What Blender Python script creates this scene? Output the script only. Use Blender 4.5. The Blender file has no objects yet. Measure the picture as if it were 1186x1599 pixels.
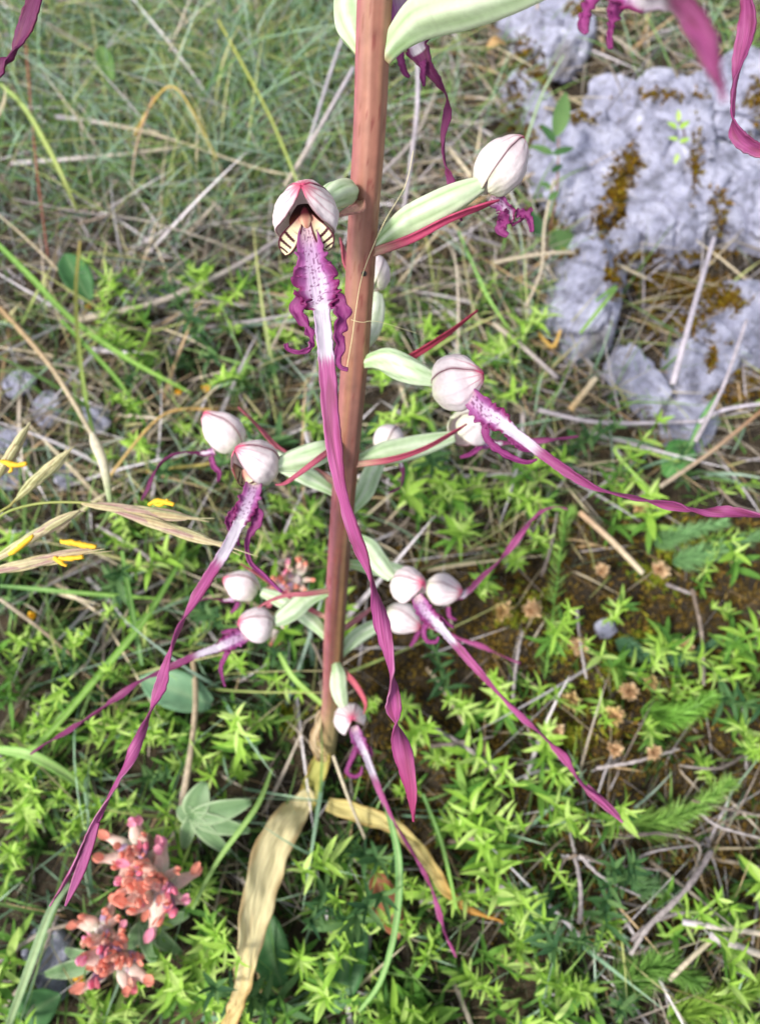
import bpy, bmesh, math, random
from mathutils import Vector, Matrix, Euler, noise
R = math.radians
random.seed(11)
scn = bpy.context.scene
COL = scn.collection

# ------------------------------------------------------------------ camera
FPX = 1201.0                       # focal length in photo pixels (1186 x 1599)
CAM = Vector((0, -0.03, 0.38))
DEP = R(68.6)                      # looking steeply down at a hillside plant
FWD = Vector((0, math.cos(DEP), -math.sin(DEP)))
UP = Vector((0, math.sin(DEP), math.cos(DEP)))
RT = Vector((1, 0, 0))
cd = bpy.data.cameras.new('camera')
cam = bpy.data.objects.new('camera', cd)
COL.objects.link(cam)
cam.location = CAM
cam.rotation_euler = (math.pi/2 - DEP, 0, 0)
cd.sensor_fit = 'HORIZONTAL'
cd.sensor_width = 36
cd.lens = 36*FPX/1186
cd.clip_start = 0.005
cd.clip_end = 200
cd.dof.use_dof = True
cd.dof.focus_distance = 0.185
cd.dof.aperture_fstop = 19
scn.camera = cam

# ------------------------------------------------------------------ sky, sun, exposure
SUN_EL, SUN_AZ = R(52), R(238)     # azimuth clockwise from +Y
w = bpy.data.worlds.new('World')
scn.world = w
w.use_nodes = True
nt = w.node_tree
bg = nt.nodes['Background']
sky = nt.nodes.new('ShaderNodeTexSky')
sky.sky_type = 'NISHITA'
sky.sun_disc = False
sky.sun_elevation = SUN_EL
sky.sun_rotation = SUN_AZ
sky.air_density = 1.0
sky.dust_density = 3.0
hs = nt.nodes.new('ShaderNodeHueSaturation')
hs.inputs['Saturation'].default_value = 0.42      # thin cloud greys the blue
nt.links.new(sky.outputs[0], hs.inputs['Color'])
nt.links.new(hs.outputs[0], bg.inputs['Color'])
bg.inputs['Strength'].default_value = 0.075
sd = bpy.data.lights.new('sun', 'SUN')
sd.energy = 1.5
sd.angle = R(10)
sd.color = (1, 0.95, 0.86)
sun = bpy.data.objects.new('sun', sd)
COL.objects.link(sun)
sdir = Vector((math.sin(SUN_AZ)*math.cos(SUN_EL), math.cos(SUN_AZ)*math.cos(SUN_EL), math.sin(SUN_EL)))
sun.rotation_euler = sdir.to_track_quat('Z', 'Y').to_euler()
sun.location = sdir*3
vs = scn.view_settings
vs.view_transform = 'Standard'
vs.look = 'None'
vs.gamma = 1
vs.use_curve_mapping = False
vs.exposure = 1.5
scn.cycles.max_bounces = 8
scn.cycles.transparent_max_bounces = 8

# ------------------------------------------------------------------ helpers
def lin(h):
    h = h.lstrip('#')
    o = []
    for i in (0, 2, 4):
        c = int(h[i:i+2], 16)/255
        o.append(c/12.92 if c <= 0.04045 else ((c+0.055)/1.055)**2.4)
    return tuple(o)

def mixc(a, b, t):
    t = max(0, min(1, t))
    return tuple(a[i]+(b[i]-a[i])*t for i in range(3))

def sstep(a, b, x):
    if a == b: return 1.0 if x >= a else 0.0
    t = max(0, min(1, (x-a)/(b-a)))
    return t*t*(3-2*t)

def P(px, py, d):
    """the point that stands at depth d along the view axis in the photograph's frame"""
    return CAM + d*(FWD + RT*((px-593)/FPX) - UP*((py-799.5)/FPX))

def hgt(x, y):
    h = 0.010*noise.noise(Vector((x*9, y*9, 1.3))) + 0.006*noise.noise(Vector((x*24, y*24, 7.7)))
    h += 0.0025*noise.noise(Vector((x*70, y*70, 3.1)))
    return h

def G(px, py, z=0.0):
    """point on the ground (raised by z) for a photograph pixel"""
    d = FWD + RT*((px-593)/FPX) - UP*((py-799.5)/FPX)
    zz = z
    for _ in range(4):
        t = (zz-CAM.z)/d.z
        p = CAM + d*t
        zz = hgt(p.x, p.y)+z
    return Vector((p.x, p.y, zz))

def toPix(p):
    v = p-CAM
    z = v.dot(FWD)
    return 593+v.dot(RT)/z*FPX, 799.5-v.dot(UP)/z*FPX, z

def stuff_mesh(name, verts, faces, cols=None, smooth=True, uvs=None):
    me = bpy.data.meshes.new(name)
    me.from_pydata([tuple(v) for v in verts], [], faces)
    if smooth:
        me.polygons.foreach_set('use_smooth', [True]*len(me.polygons))
    if cols:
        ca = me.color_attributes.new('Col', 'FLOAT_COLOR', 'POINT')
        flat = []
        for c in cols: flat.extend((c[0], c[1], c[2], 1))
        ca.data.foreach_set('color', flat)
    if uvs:
        ul = me.uv_layers.new(name='UVMap')
        fl = []
        for l in me.loops: fl.extend(uvs[l.vertex_index])
        ul.data.foreach_set('uv', fl)
    me.update()
    return me

def link(name, me, mat=None, parent=None, loc=None, solid=0):
    o = bpy.data.objects.new(name, me)
    COL.objects.link(o)
    if mat is not None and me is not None and not me.materials: me.materials.append(mat)
    if parent is not None: o.parent = parent
    if loc is not None: o.location = loc
    if solid:
        m = o.modifiers.new('thickness', 'SOLIDIFY')
        m.thickness = solid
        m.offset = 0
    return o

def tag(o, label=None, cat=None, group=None, kind=None):
    if label: o['label'] = label
    if cat: o['category'] = cat
    if group: o['group'] = group
    if kind: o['kind'] = kind
    return o

def empty(name, loc):
    o = bpy.data.objects.new(name, None)
    o.empty_display_size = 0.005
    COL.objects.link(o)
    o.location = loc
    return o

def build(name, org, verts, faces, cols, mat, parent=None, solid=0, uvs=None, smooth=True):
    """one mesh object whose geometry is given in world space and whose origin is org"""
    me = stuff_mesh(name, [Vector(v)-org for v in verts], faces, cols, smooth, uvs)
    return link(name, me, mat, parent, None if parent else org, solid)

def cr(pts, n):
    """Catmull-Rom through tuples of floats; returns n samples and their control parameter"""
    K = len(pts)
    out, us = [], []
    for i in range(n):
        u = i/(n-1)*(K-1)
        k = min(int(u), K-2)
        t = u-k
        p0 = pts[max(k-1, 0)]; p1 = pts[k]; p2 = pts[k+1]; p3 = pts[min(k+2, K-1)]
        out.append([0.5*((2*b)+(-a+c)*t+(2*a-5*b+4*c-d)*t*t+(-a+3*b-3*c+d)*t**3) for a, b, c, d in zip(p0, p1, p2, p3)])
        us.append(u)
    return out, us

def tube(ctrl, n, m=10, colf=None, ribs=0, ribamp=0, twist=0, squash=1.0):
    """ctrl: (x,y,z,r). closed ends"""
    sm, us = cr(ctrl, n)
    V, F, Cc = [], [], []
    pos = [Vector(s[:3]) for s in sm]
    ref = None
    for i in range(n):
        t = (pos[min(i+1, n-1)]-pos[max(i-1, 0)]).normalized()
        if ref is None:
            ref = (CAM-pos[i])
            ref = (ref-t*ref.dot(t))
            if ref.length < 1e-6: ref = Vector((1, 0.2, 0.1)).cross(t)
            ref.normalize()
        else:
            ref = (ref-t*ref.dot(t)).normalized()
        sd_ = t.cross(ref)
        r = max(sm[i][3], 1e-5)
        f = i/(n-1)
        for j in range(m):
            a = 2*math.pi*j/m
            rr = r*(1+ribamp*math.cos(ribs*a+twist*f)) if ribs else r
            V.append(pos[i]+ref*math.cos(a)*rr*squash+sd_*math.sin(a)*rr)
            if colf: Cc.append(colf(f, a, math.cos(ribs*a+twist*f) if ribs else 0))
    for i in range(n-1):
        for j in range(m):
            F.append((i*m+j, i*m+(j+1) % m, (i+1)*m+(j+1) % m, (i+1)*m+j))
    F.append(tuple(range(m-1, -1, -1)))
    F.append(tuple((n-1)*m+j for j in range(m)))
    return V, F, Cc

def ribbon(ctrl, n, m, colf, curl=0.0, frill=None, toward=None):
    """ctrl: (x,y,z,width,roll). colf(u,f,s). frill(u,f,s)->(normal offset, side offset)"""
    sm, us = cr(ctrl, n)
    V, F, Cc, UV = [], [], [], []
    pos = [Vector(s[:3]) for s in sm]
    for i in range(n):
        t = (pos[min(i+1, n-1)]-pos[max(i-1, 0)]).normalized()
        ref = (toward if toward is not None else (CAM-pos[i]))
        ref = ref-t*ref.dot(t)
        if ref.length < 1e-7: ref = Vector((0.3, 1, 0.2)).cross(t)
        ref.normalize()
        sd_ = t.cross(ref)
        a = sm[i][4]
        nn = ref*math.cos(a)+sd_*math.sin(a)
        ss = sd_*math.cos(a)-ref*math.sin(a)
        wd = max(sm[i][3], 1e-5)
        f = i/(n-1)
        for j in range(m+1):
            s = j/m*2-1
            q = pos[i]+ss*s*wd/2+nn*curl*wd*(s*s)
            if frill:
                dn, ds = frill(us[i], f, s)
                q = q+nn*dn+ss*ds
            V.append(q)
            Cc.append(colf(us[i], f, s))
            UV.append((s*0.5+0.5, f))
    for i in range(n-1):
        for j in range(m):
            a = i*(m+1)+j
            F.append((a, a+1, a+m+2, a+m+1))
    return V, F, Cc, UV

# ------------------------------------------------------------------ materials
def new_mat(name):
    m = bpy.data.materials.new(name)
    m.use_nodes = True
    return m, m.node_tree.nodes, m.node_tree.links, m.node_tree.nodes['Principled BSDF']

def petal_mat(name, rough=0.45, spec=0.4, transl=0.25, nscale=900, namt=0.25, bump=0.15, sheen=0.0, stretch=None, tint=None):
    """vertex colour of the tissue with fine variation and light passing through"""
    m, n, l, p = new_mat(name)
    at = n.new('ShaderNodeAttribute'); at.attribute_name = 'Col'
    tc = n.new('ShaderNodeTexCoord')
    nz = n.new('ShaderNodeTexNoise')
    nz.inputs['Scale'].default_value = nscale
    nz.inputs['Detail'].default_value = 3
    if stretch:
        mp = n.new('ShaderNodeMapping'); mp.inputs['Scale'].default_value = stretch
        l.new(tc.outputs['UV'], mp.inputs[0]); l.new(mp.outputs[0], nz.inputs['Vector'])
        nz.inputs['Scale'].default_value = 1.0
    else:
        l.new(tc.outputs['Object'], nz.inputs['Vector'])
    mr = n.new('ShaderNodeMapRange')
    mr.inputs[1].default_value = 0.25; mr.inputs[2].default_value = 0.75
    mr.inputs[3].default_value = 1-namt; mr.inputs[4].default_value = 1+namt*0.6
    l.new(nz.outputs['Fac'], mr.inputs[0])
    mx = n.new('ShaderNodeVectorMath'); mx.operation = 'SCALE'
    l.new(at.outputs['Color'], mx.inputs[0]); l.new(mr.outputs[0], mx.inputs['Scale'])
    l.new(mx.outputs[0], p.inputs['Base Color'])
    p.inputs['Roughness'].default_value = rough
    p.inputs['Specular IOR Level'].default_value = spec
    if bump:
        b = n.new('ShaderNodeBump'); b.inputs['Strength'].default_value = bump
        b.inputs['Distance'].default_value = 0.0004
        l.new(nz.outputs['Fac'], b.inputs['Height']); l.new(b.outputs[0], p.inputs['Normal'])
    if transl:
        tr = n.new('ShaderNodeBsdfTranslucent')
        l.new(mx.outputs[0], tr.inputs['Color'])
        ms = n.new('ShaderNodeMixShader'); ms.inputs[0].default_value = transl
        l.new(p.outputs[0], ms.inputs[1]); l.new(tr.outputs[0], ms.inputs[2])
        l.new(ms.outputs[0], n['Material Output'].inputs['Surface'])
    return m

def leaf_mat(name, c1, c2, c3, rough=0.5, transl=0.35):
    """foliage whose tone differs from leaf to leaf"""
    m, n, l, p = new_mat(name)
    oi = n.new('ShaderNodeObjectInfo')
    rp = n.new('ShaderNodeValToRGB')
    e = rp.color_ramp.elements
    e[0].position = 0.0; e[0].color = (*c1, 1)
    e[1].position = 1.0; e[1].color = (*c3, 1)
    k = e.new(0.5); k.color = (*c2, 1)
    tc = n.new('ShaderNodeTexCoord')
    nz = n.new('ShaderNodeTexNoise'); nz.inputs['Scale'].default_value = 4; nz.inputs['Detail'].default_value = 4
    l.new(tc.outputs['Object'], nz.inputs['Vector'])
    ad = n.new('ShaderNodeMath'); ad.operation = 'MULTIPLY_ADD'
    ad.inputs[1].default_value = 0.5; ad.inputs[2].default_value = -0.25
    l.new(nz.outputs['Fac'], ad.inputs[0])
    a2 = n.new('ShaderNodeMath'); a2.operation = 'ADD'; a2.use_clamp = True
    l.new(oi.outputs['Random'], a2.inputs[0]); l.new(ad.outputs[0], a2.inputs[1])
    l.new(a2.outputs[0], rp.inputs[0])
    l.new(rp.outputs[0], p.inputs['Base Color'])
    p.inputs['Roughness'].default_value = 0.6
    p.inputs['Specular IOR Level'].default_value = 0.25
    tr = n.new('ShaderNodeBsdfTranslucent'); l.new(rp.outputs[0], tr.inputs['Color'])
    ms = n.new('ShaderNodeMixShader'); ms.inputs[0].default_value = transl
    l.new(p.outputs[0], ms.inputs[1]); l.new(tr.outputs[0], ms.inputs[2])
    l.new(ms.outputs[0], n['Material Output'].inputs['Surface'])
    return m

M = {}
M['sepal'] = petal_mat('sepal', 0.6, 0.25, 0.3, 900, 0.10, 0.25)
M['lip'] = petal_mat('lip', 0.5, 0.35, 0.28, 1, 0.42, 0.3, stretch=(34, 9, 1))
M['ovary'] = petal_mat('ovary', 0.42, 0.4, 0.18, 500, 0.10, 0.15)
M['stem'] = petal_mat('stem', 0.45, 0.45, 0.0, 260, 0.18, 0.2)
M['dry_leaf'] = petal_mat('dry_leaf', 0.6, 0.3, 0.3, 1, 0.12, 0.35, stretch=(40, 8, 1))
M['grass'] = petal_mat('grass', 0.5, 0.35, 0.3, 300, 0.15, 0)
M['straw'] = petal_mat('straw', 0.65, 0.3, 0.1, 500, 0.3, 0.3)
M['spikelet'] = petal_mat('spikelet', 0.5, 0.35, 0.3, 600, 0.2, 0.2)
M['floret'] = petal_mat('floret', 0.55, 0.3, 0.3, 500, 0.2, 0.1)
M['twig'] = petal_mat('twig', 0.75, 0.25, 0.0, 420, 0.45, 0.6)
M['moss'] = petal_mat('moss', 0.8, 0.15, 0.2, 300, 0.3, 0)
M['leaf_bright'] = leaf_mat('leaf_bright', lin('#84b240'), lin('#a2ca54'), lin('#c4de84'))
M['leaf_mid'] = leaf_mat('leaf_mid', lin('#436f30'), lin('#6c9e40'), lin('#9cc05e'))
M['leaf_dark'] = leaf_mat('leaf_dark', lin('#305434'), lin('#486f40'), lin('#6a8c54'))
M['leaf_sage'] = leaf_mat('leaf_sage', lin('#6f9f74'), lin('#7cab7d'), lin('#8db98a'))

# ground: dark soil with brown moss and crumbs, colour deepened as shade in gaps
m, n, l, p = new_mat('soil'); M['soil'] = m
tc = n.new('ShaderNodeTexCoord')
n1 = n.new('ShaderNodeTexNoise'); n1.inputs['Scale'].default_value = 60; n1.inputs['Detail'].default_value = 8; n1.inputs['Roughness'].default_value = 0.7
l.new(tc.outputs['Object'], n1.inputs['Vector'])
rp = n.new('ShaderNodeValToRGB'); e = rp.color_ramp.elements
e[0].position = 0.3; e[0].color = (0.010, 0.007, 0.005, 1)
e[1].position = 0.72; e[1].color = (0.10, 0.070, 0.036, 1)
k = e.new(0.5); k.color = (0.032, 0.022, 0.012, 1)
l.new(n1.outputs['Fac'], rp.inputs[0]); l.new(rp.outputs[0], p.inputs['Base Color'])
p.inputs['Roughness'].default_value = 0.95
n2 = n.new('ShaderNodeTexNoise'); n2.inputs['Scale'].default_value = 420; n2.inputs['Detail'].default_value = 6
l.new(tc.outputs['Object'], n2.inputs['Vector'])
b = n.new('ShaderNodeBump'); b.inputs['Strength'].default_value = 0.9; b.inputs['Distance'].default_value = 0.003
l.new(n2.outputs['Fac'], b.inputs['Height']); l.new(b.outputs[0], p.inputs['Normal'])

# limestone
m, n, l, p = new_mat('limestone'); M['rock'] = m
tc = n.new('ShaderNodeTexCoord')
n1 = n.new('ShaderNodeTexNoise'); n1.inputs['Scale'].default_value = 48; n1.inputs['Detail'].default_value = 9; n1.inputs['Roughness'].default_value = 0.68
l.new(tc.outputs['Object'], n1.inputs['Vector'])
rp = n.new('ShaderNodeValToRGB'); e = rp.color_ramp.elements
e[0].position = 0.30; e[0].color = (0.13, 0.13, 0.16, 1)
e[1].position = 0.62; e[1].color = (0.72, 0.73, 0.92, 1)
k = e.new(0.46); k.color = (0.44, 0.45, 0.62, 1)
l.new(n1.outputs['Fac'], rp.inputs[0])
n3 = n.new('ShaderNodeTexNoise'); n3.inputs['Scale'].default_value = 16; n3.inputs['Detail'].default_value = 5
l.new(tc.outputs['Object'], n3.inputs['Vector'])
r3 = n.new('ShaderNodeValToRGB'); r3.color_ramp.elements[0].position = 0.60; r3.color_ramp.elements[1].position = 0.70
l.new(n3.outputs['Fac'], r3.inputs[0])
mx = n.new('ShaderNodeMix'); mx.data_type = 'RGBA'
mx.inputs[7].default_value = (0.20, 0.17, 0.12, 1)
l.new(r3.outputs[0], mx.inputs[0]); l.new(rp.outputs[0], mx.inputs[6])
# weathered joints: thin dark cracks, their shade carried by the colour
vo = n.new('ShaderNodeTexVoronoi'); vo.feature = 'DISTANCE_TO_EDGE'; vo.inputs['Scale'].default_value = 34
nw = n.new('ShaderNodeTexNoise'); nw.inputs['Scale'].default_value = 26; nw.inputs['Detail'].default_value = 6
l.new(tc.outputs['Object'], nw.inputs['Vector'])
vm = n.new('ShaderNodeVectorMath'); vm.operation = 'MULTIPLY_ADD'; vm.inputs[1].default_value = (.06, .06, .06)
l.new(nw.outputs['Color'], vm.inputs[0]); l.new(tc.outputs['Object'], vm.inputs[2]); l.new(vm.outputs[0], vo.inputs['Vector'])
rv = n.new('ShaderNodeValToRGB'); rv.color_ramp.elements[0].position = 0.0; rv.color_ramp.elements[0].color = (.22, .20, .18, 1)
rv.color_ramp.elements[1].position = 0.07; rv.color_ramp.elements[1].color = (1, 1, 1, 1)
l.new(vo.outputs['Distance'], rv.inputs[0])
mm = n.new('ShaderNodeMix'); mm.data_type = 'RGBA'; mm.blend_type = 'MULTIPLY'; mm.inputs[0].default_value = 0.12
l.new(mx.outputs[2], mm.inputs[6]); l.new(rv.outputs[0], mm.inputs[7])
sp = n.new('ShaderNodeTexNoise'); sp.inputs['Scale'].default_value = 150; sp.inputs['Detail'].default_value = 5; sp.inputs['Roughness'].default_value = 0.65
l.new(tc.outputs['Object'], sp.inputs['Vector'])
rs = n.new('ShaderNodeValToRGB'); rs.color_ramp.elements[0].position = 0.36; rs.color_ramp.elements[0].color = (.16, .14, .13, 1)
rs.color_ramp.elements[1].position = 0.46; rs.color_ramp.elements[1].color = (1, 1, 1, 1)
l.new(sp.outputs['Fac'], rs.inputs[0])
m2 = n.new('ShaderNodeMix'); m2.data_type = 'RGBA'; m2.blend_type = 'MULTIPLY'; m2.inputs[0].default_value = 0.5
l.new(mm.outputs[2], m2.inputs[6]); l.new(rs.outputs[0], m2.inputs[7])
l.new(m2.outputs[2], p.inputs['Base Color'])
p.inputs['Roughness'].default_value = 0.75
n2 = n.new('ShaderNodeTexNoise'); n2.inputs['Scale'].default_value = 170; n2.inputs['Detail'].default_value = 8; n2.inputs['Roughness'].default_value = 0.7
l.new(tc.outputs['Object'], n2.inputs['Vector'])
b = n.new('ShaderNodeBump'); b.inputs['Strength'].default_value = 1.0; b.inputs['Distance'].default_value = 0.006
l.new(n2.outputs['Fac'], b.inputs['Height']); l.new(b.outputs[0], p.inputs['Normal'])

def plain(name, c, rough=0.5):
    m, n, l, p = new_mat(name)
    p.inputs['Base Color'].default_value = (*c, 1)
    p.inputs['Roughness'].default_value = rough
    tc = n.new('ShaderNodeTexCoord'); nz = n.new('ShaderNodeTexNoise'); nz.inputs['Scale'].default_value = 700
    l.new(tc.outputs['Object'], nz.inputs['Vector'])
    b = n.new('ShaderNodeBump'); b.inputs['Strength'].default_value = 0.3; b.inputs['Distance'].default_value = 0.0003
    l.new(nz.outputs['Fac'], b.inputs['Height']); l.new(b.outputs[0], p.inputs['Normal'])
    return m
M['anther'] = plain('anther', lin('#e2b428'), 0.7)
M['silk'] = plain('silk', lin('#f0e6b4'), 0.3)
M['black'] = plain('black', (0.012, 0.010, 0.010), 0.5)

# ------------------------------------------------------------------ ground
def axis(lo, hi, step, far):
    a = []
    x = lo
    while x <= hi+1e-9:
        a.append(x); x += step
    s, x = step, hi
    while x < far:
        s *= 1.5; x += s; a.append(x)
    s, x = step, lo
    while x > -far:
        s *= 1.5; x -= s; a.insert(0, x)
    return a
gx = axis(-0.46, 0.46, 0.005, 60); gy = axis(-0.24, 0.82, 0.005, 60)
V = [(x, y, hgt(x, y)) for y in gy for x in gx]
nx = len(gx)
F = [(j*nx+i, j*nx+i+1, (j+1)*nx+i+1, (j+1)*nx+i) for j in range(len(gy)-1) for i in range(nx-1)]
tag(link('ground', stuff_mesh('ground', V, F), M['soil']), kind='structure')

# ------------------------------------------------------------------ rocks
def rock(name, px, py, sx, sy, sz, seed, label, cat='rock', rot=0, sink=0.35, sub=6, rough=1.0, group=None):
    """an angular block: a ball cut by random planes, then pitted and creased"""
    c = G(px, py)
    rr = random.Random(seed)
    planes = []
    for _ in range(17):
        v = Vector((rr.gauss(0, 1), rr.gauss(0, 1), rr.gauss(0, 1))).normalized()
        planes.append((v, rr.uniform(0.66, 0.95)))
    planes.append((Vector((rr.uniform(-.3, .3), rr.uniform(-.3, .3), 1)).normalized(), rr.uniform(.6, .8)))
    bm = bmesh.new()
    bmesh.ops.create_icosphere(bm, subdivisions=sub, radius=1)
    off = Vector((seed*3.7, seed*1.9, seed*5.3))
    s = max(sx, sy)
    for v in bm.verts:
        d = v.co.normalized()
        r = 1.0
        for pn, pd in planes:
            k = d.dot(pn)
            if k > 1e-3: r = min(r, pd/k)
        q = d*r
        w_ = Vector((q.x*sx, q.y*sy, q.z*sz))
        m_ = w_*(1/0.05)                     # detail has the same real size on every block
        a = 0.05*noise.noise(m_*1.4+off)+0.035*noise.noise(m_*3.1+off)*rough
        a -= 0.17*max(0, 0.13-abs(noise.noise(m_*1.9+off*2)))/0.13*rough
        a -= 0.07*max(0, 0.12-abs(noise.noise(m_*5.1+off*4)))/0.12*rough
        a += 0.022*noise.noise(m_*7+off)*rough+0.020*abs(noise.noise(m_*15+off))*rough
        pit = noise.noise(m_*5+off*3)
        if pit > 0.25: a -= 0.16*(pit-0.25)*rough
        v.co = w_*(1+a)
    me = bpy.data.meshes.new(name)
    bm.to_mesh(me); bm.free()
    me.polygons.foreach_set('use_smooth', [True]*len(me.polygons))
    o = link(name, me, M['rock'], None, (c.x, c.y, c.z+sz*(1-2*sink)*0.5))
    o.rotation_euler = (0, 0, R(rot))
    tag(o, label, cat, group)
    return o
for i, (px, py, a, b_, c_, rt, lb) in enumerate([
    (850, 62, .030, .046, .030, -10, 'grey limestone knob at the top, left of the blurred pink lip'),
    (822, 165, .017, .024, .018, 30, 'small mossy limestone lump above the closed right hood'),
    (898, 275, .034, .054, .034, 12, 'pale limestone block right behind the oval leaved plant'),
    (1020, 240, .036, .050, .036, -8, 'big bluish limestone block in the middle of the outcrop'),
    (1045, 345, .040, .038, .034, 25, 'broad bluish limestone block at the lower middle of the outcrop'),
    (1128, 185, .034, .040, .036, 40, 'limestone block under the tip of the reddish ribbon at the right'),
    (1150, 320, .036, .044, .030, 5, 'rough limestone block at the right edge of the outcrop'),
    (965, 400, .022, .018, .024, 50, 'small limestone block at the lower left corner of the outcrop'),
    (912, 478, .024, .040, .036, -20, 'bright wedge of limestone below the mossy gap of the outcrop'),
    (1140, 520, .034, .030, .030, 30, 'white limestone block at the right edge under the golden moss'),
    (1085, 590, .024, .022, .024, 70, 'light grey limestone block left of the white block, under the pale stalk'),
    (990, 605, .016, .025, .020, 10, 'small grey stone among grass below the golden moss'),
    (1070, 665, .018, .016, .014, 50, 'low grey stone beneath the pale twigs at the right'),
    (950, 180, .022, .022, .020, 20, 'low limestone piece above the plant with oval leaves')]):
    rock('limestone_rock', px, py, a*1.14, b_*1.1, c_, 31+i*7, lb, rot=rt, sub=6 if a > .03 else 5)
PEB = [(245, 462, .014, .009, 'flat white pebble beside the dry stalks left of the orchid'),
       (30, 600, .010, .009, 'pale pebble at the left edge above the grass spikelets'),
       (75, 640, .012, .009, 'broad lilac grey pebble by the left edge, below another pebble'),
       (150, 655, .011, .009, 'rosy white pebble above the upright pale husk'),
       (18, 690, .012, .010, 'pebble at the left edge just behind the yellow anthers'),
       (205, 700, .009, .007, 'small white pebble right of the upright pale husk'),
       (100, 745, .009, .007, 'round white pebble under the dry spikelet on the left'),
       (265, 70, .014, .012, 'smooth whitish stone among the grass at the top left'),
       (75, 125, .010, .008, 'small whitish stone near the dark ribbon at the upper left corner'),
       (405, 90, .014, .012, 'pale stone half hidden by fine grass at the top'),
       (80, 1500, .016, .012, 'mossy grey stone at the lower left behind the red flowers'),
       (15, 745, .009, .008, 'low pebble at the left edge below the anthers'),
       (945, 985, .008, .006, 'little white stone among yellowish moss at the right')]
for i, (px, py, a, b_, lb) in enumerate(PEB):
    rock('pebble', px, py, a, b_, b_*0.7, 20+i, lb, 'pebble', rot=i*47, sink=0.25, sub=4, rough=0.5, group='pale pebbles')

# ================================================================== THE ORCHID
def stem_d(y):
    return 1/(5.6-2.84*y/1190)
SX = [(-420, 612), (-200, 597), (0, 585), (200, 577), (330, 568), (450, 561), (560, 554), (700, 542), (800, 534), (900, 527), (1000, 521), (1100, 517), (1195, 505)]
def stem_x(y):
    for (a, xa), (b, xb) in zip(SX, SX[1:]):
        if a <= y <= b: return xa+(xb-xa)*(y-a)/(b-a)
    return SX[0][1] if y < SX[0][0] else SX[-1][1]
base = P(505, 1195, stem_d(1195))
orchid = empty('orchid', Vector((base.x, base.y, hgt(base.x, base.y))))
tag(orchid, 'tall orchid with brown stem, white hooded flowers and long purple ribbon lips', 'orchid')
OO = orchid.location.copy()

ctrl = []
for i, (y, x) in enumerate(reversed(SX)):
    q = P(x, y, stem_d(y))
    ctrl.append((q.x, q.y, q.z, 0.0041 if i > 0 else 0.0046))
q = ctrl[0]
ctrl.insert(0, (q[0]-0.001, q[1]-0.005, -0.012, 0.0048))
br1, br2, br3, br4 = lin('#8c5646'), lin('#a87868'), lin('#b46c7c'), lin('#a88c5c')
def stemcol(f, a, _):
    c = mixc(lin('#5c3a3a'), br2, sstep(0.25, 0.8, f))
    c = mixc(c, br1, 0.5*sstep(0.2, 0.6, noise.noise(Vector((f*9, a*1.2, 0)))+0.4))
    c = mixc(c, br4, 0.3*sstep(0.1, 0.5, noise.noise(Vector((f*6, math.cos(a)*1.5, math.sin(a)*1.5)))))
    c = mixc(c, br3, sstep(0.2, 0.9, -math.sin(a))*0.75)
    if noise.noise(Vector((f*60, a*6, 3))) > 0.42: c = mixc(c, lin('#7c3434'), 0.6)
    c = mixc(c, lin('#8c7448'), 0.32*sstep(0.0, 0.6, noise.noise(Vector((f*4+8, math.cos(a)*1.1, math.sin(a)*1.1)))))
    c = mixc(c, lin('#7e4036'), 0.22*sstep(0.1, 0.5, noise.noise(Vector((f*22, math.cos(a)*5, math.sin(a)*5)))))
    if f < 0.2: c = mixc(lin('#b4a878'), c, sstep(0.06, 0.2, f))
    return c
V, F, Cc = tube(ctrl, 220, 56, stemcol, ribs=9, ribamp=0.022, twist=1.6)
build('stem', OO, V, F, Cc, M['stem'], orchid)
# dark speck on the stem
q = P(568, 427, stem_d(427)-0.0042)
tn = (P(stem_x(380), 380, stem_d(380))-P(stem_x(470), 470, stem_d(470))).normalized()
nn = (CAM-q); nn = (nn-tn*nn.dot(tn)).normalized(); sd_ = tn.cross(nn)
V, F = [q+nn*0.0003], []
for j in range(14):
    a = j/14*2*math.pi
    V.append(q+(tn*math.cos(a)*0.0008+sd_*math.sin(a)*0.0007))
for j in range(14): F.append((0, 1+j, 1+(j+1) % 14))
tag(build('dark_speck', OO, V, F, None, M['black'], orchid), 'round black speck on the stem')

WHITE, CREAM, PINK, PURP = lin('#f6ecf0'), lin('#eeead8'), lin('#d8527e'), lin('#701c3c')
GREEN1, GREEN2, GREEN3 = lin('#cfe3c0'), lin('#b4d49c'), lin('#7fa860')
MAG, MAGD, MAGL = lin('#b0528f'), lin('#70265a'), lin('#d084b6')

def vcam(a, b, c):
    """direction from (right, up, towards viewer) of the photograph"""
    return (RT*a+UP*b-FWD*c).normalized()

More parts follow.
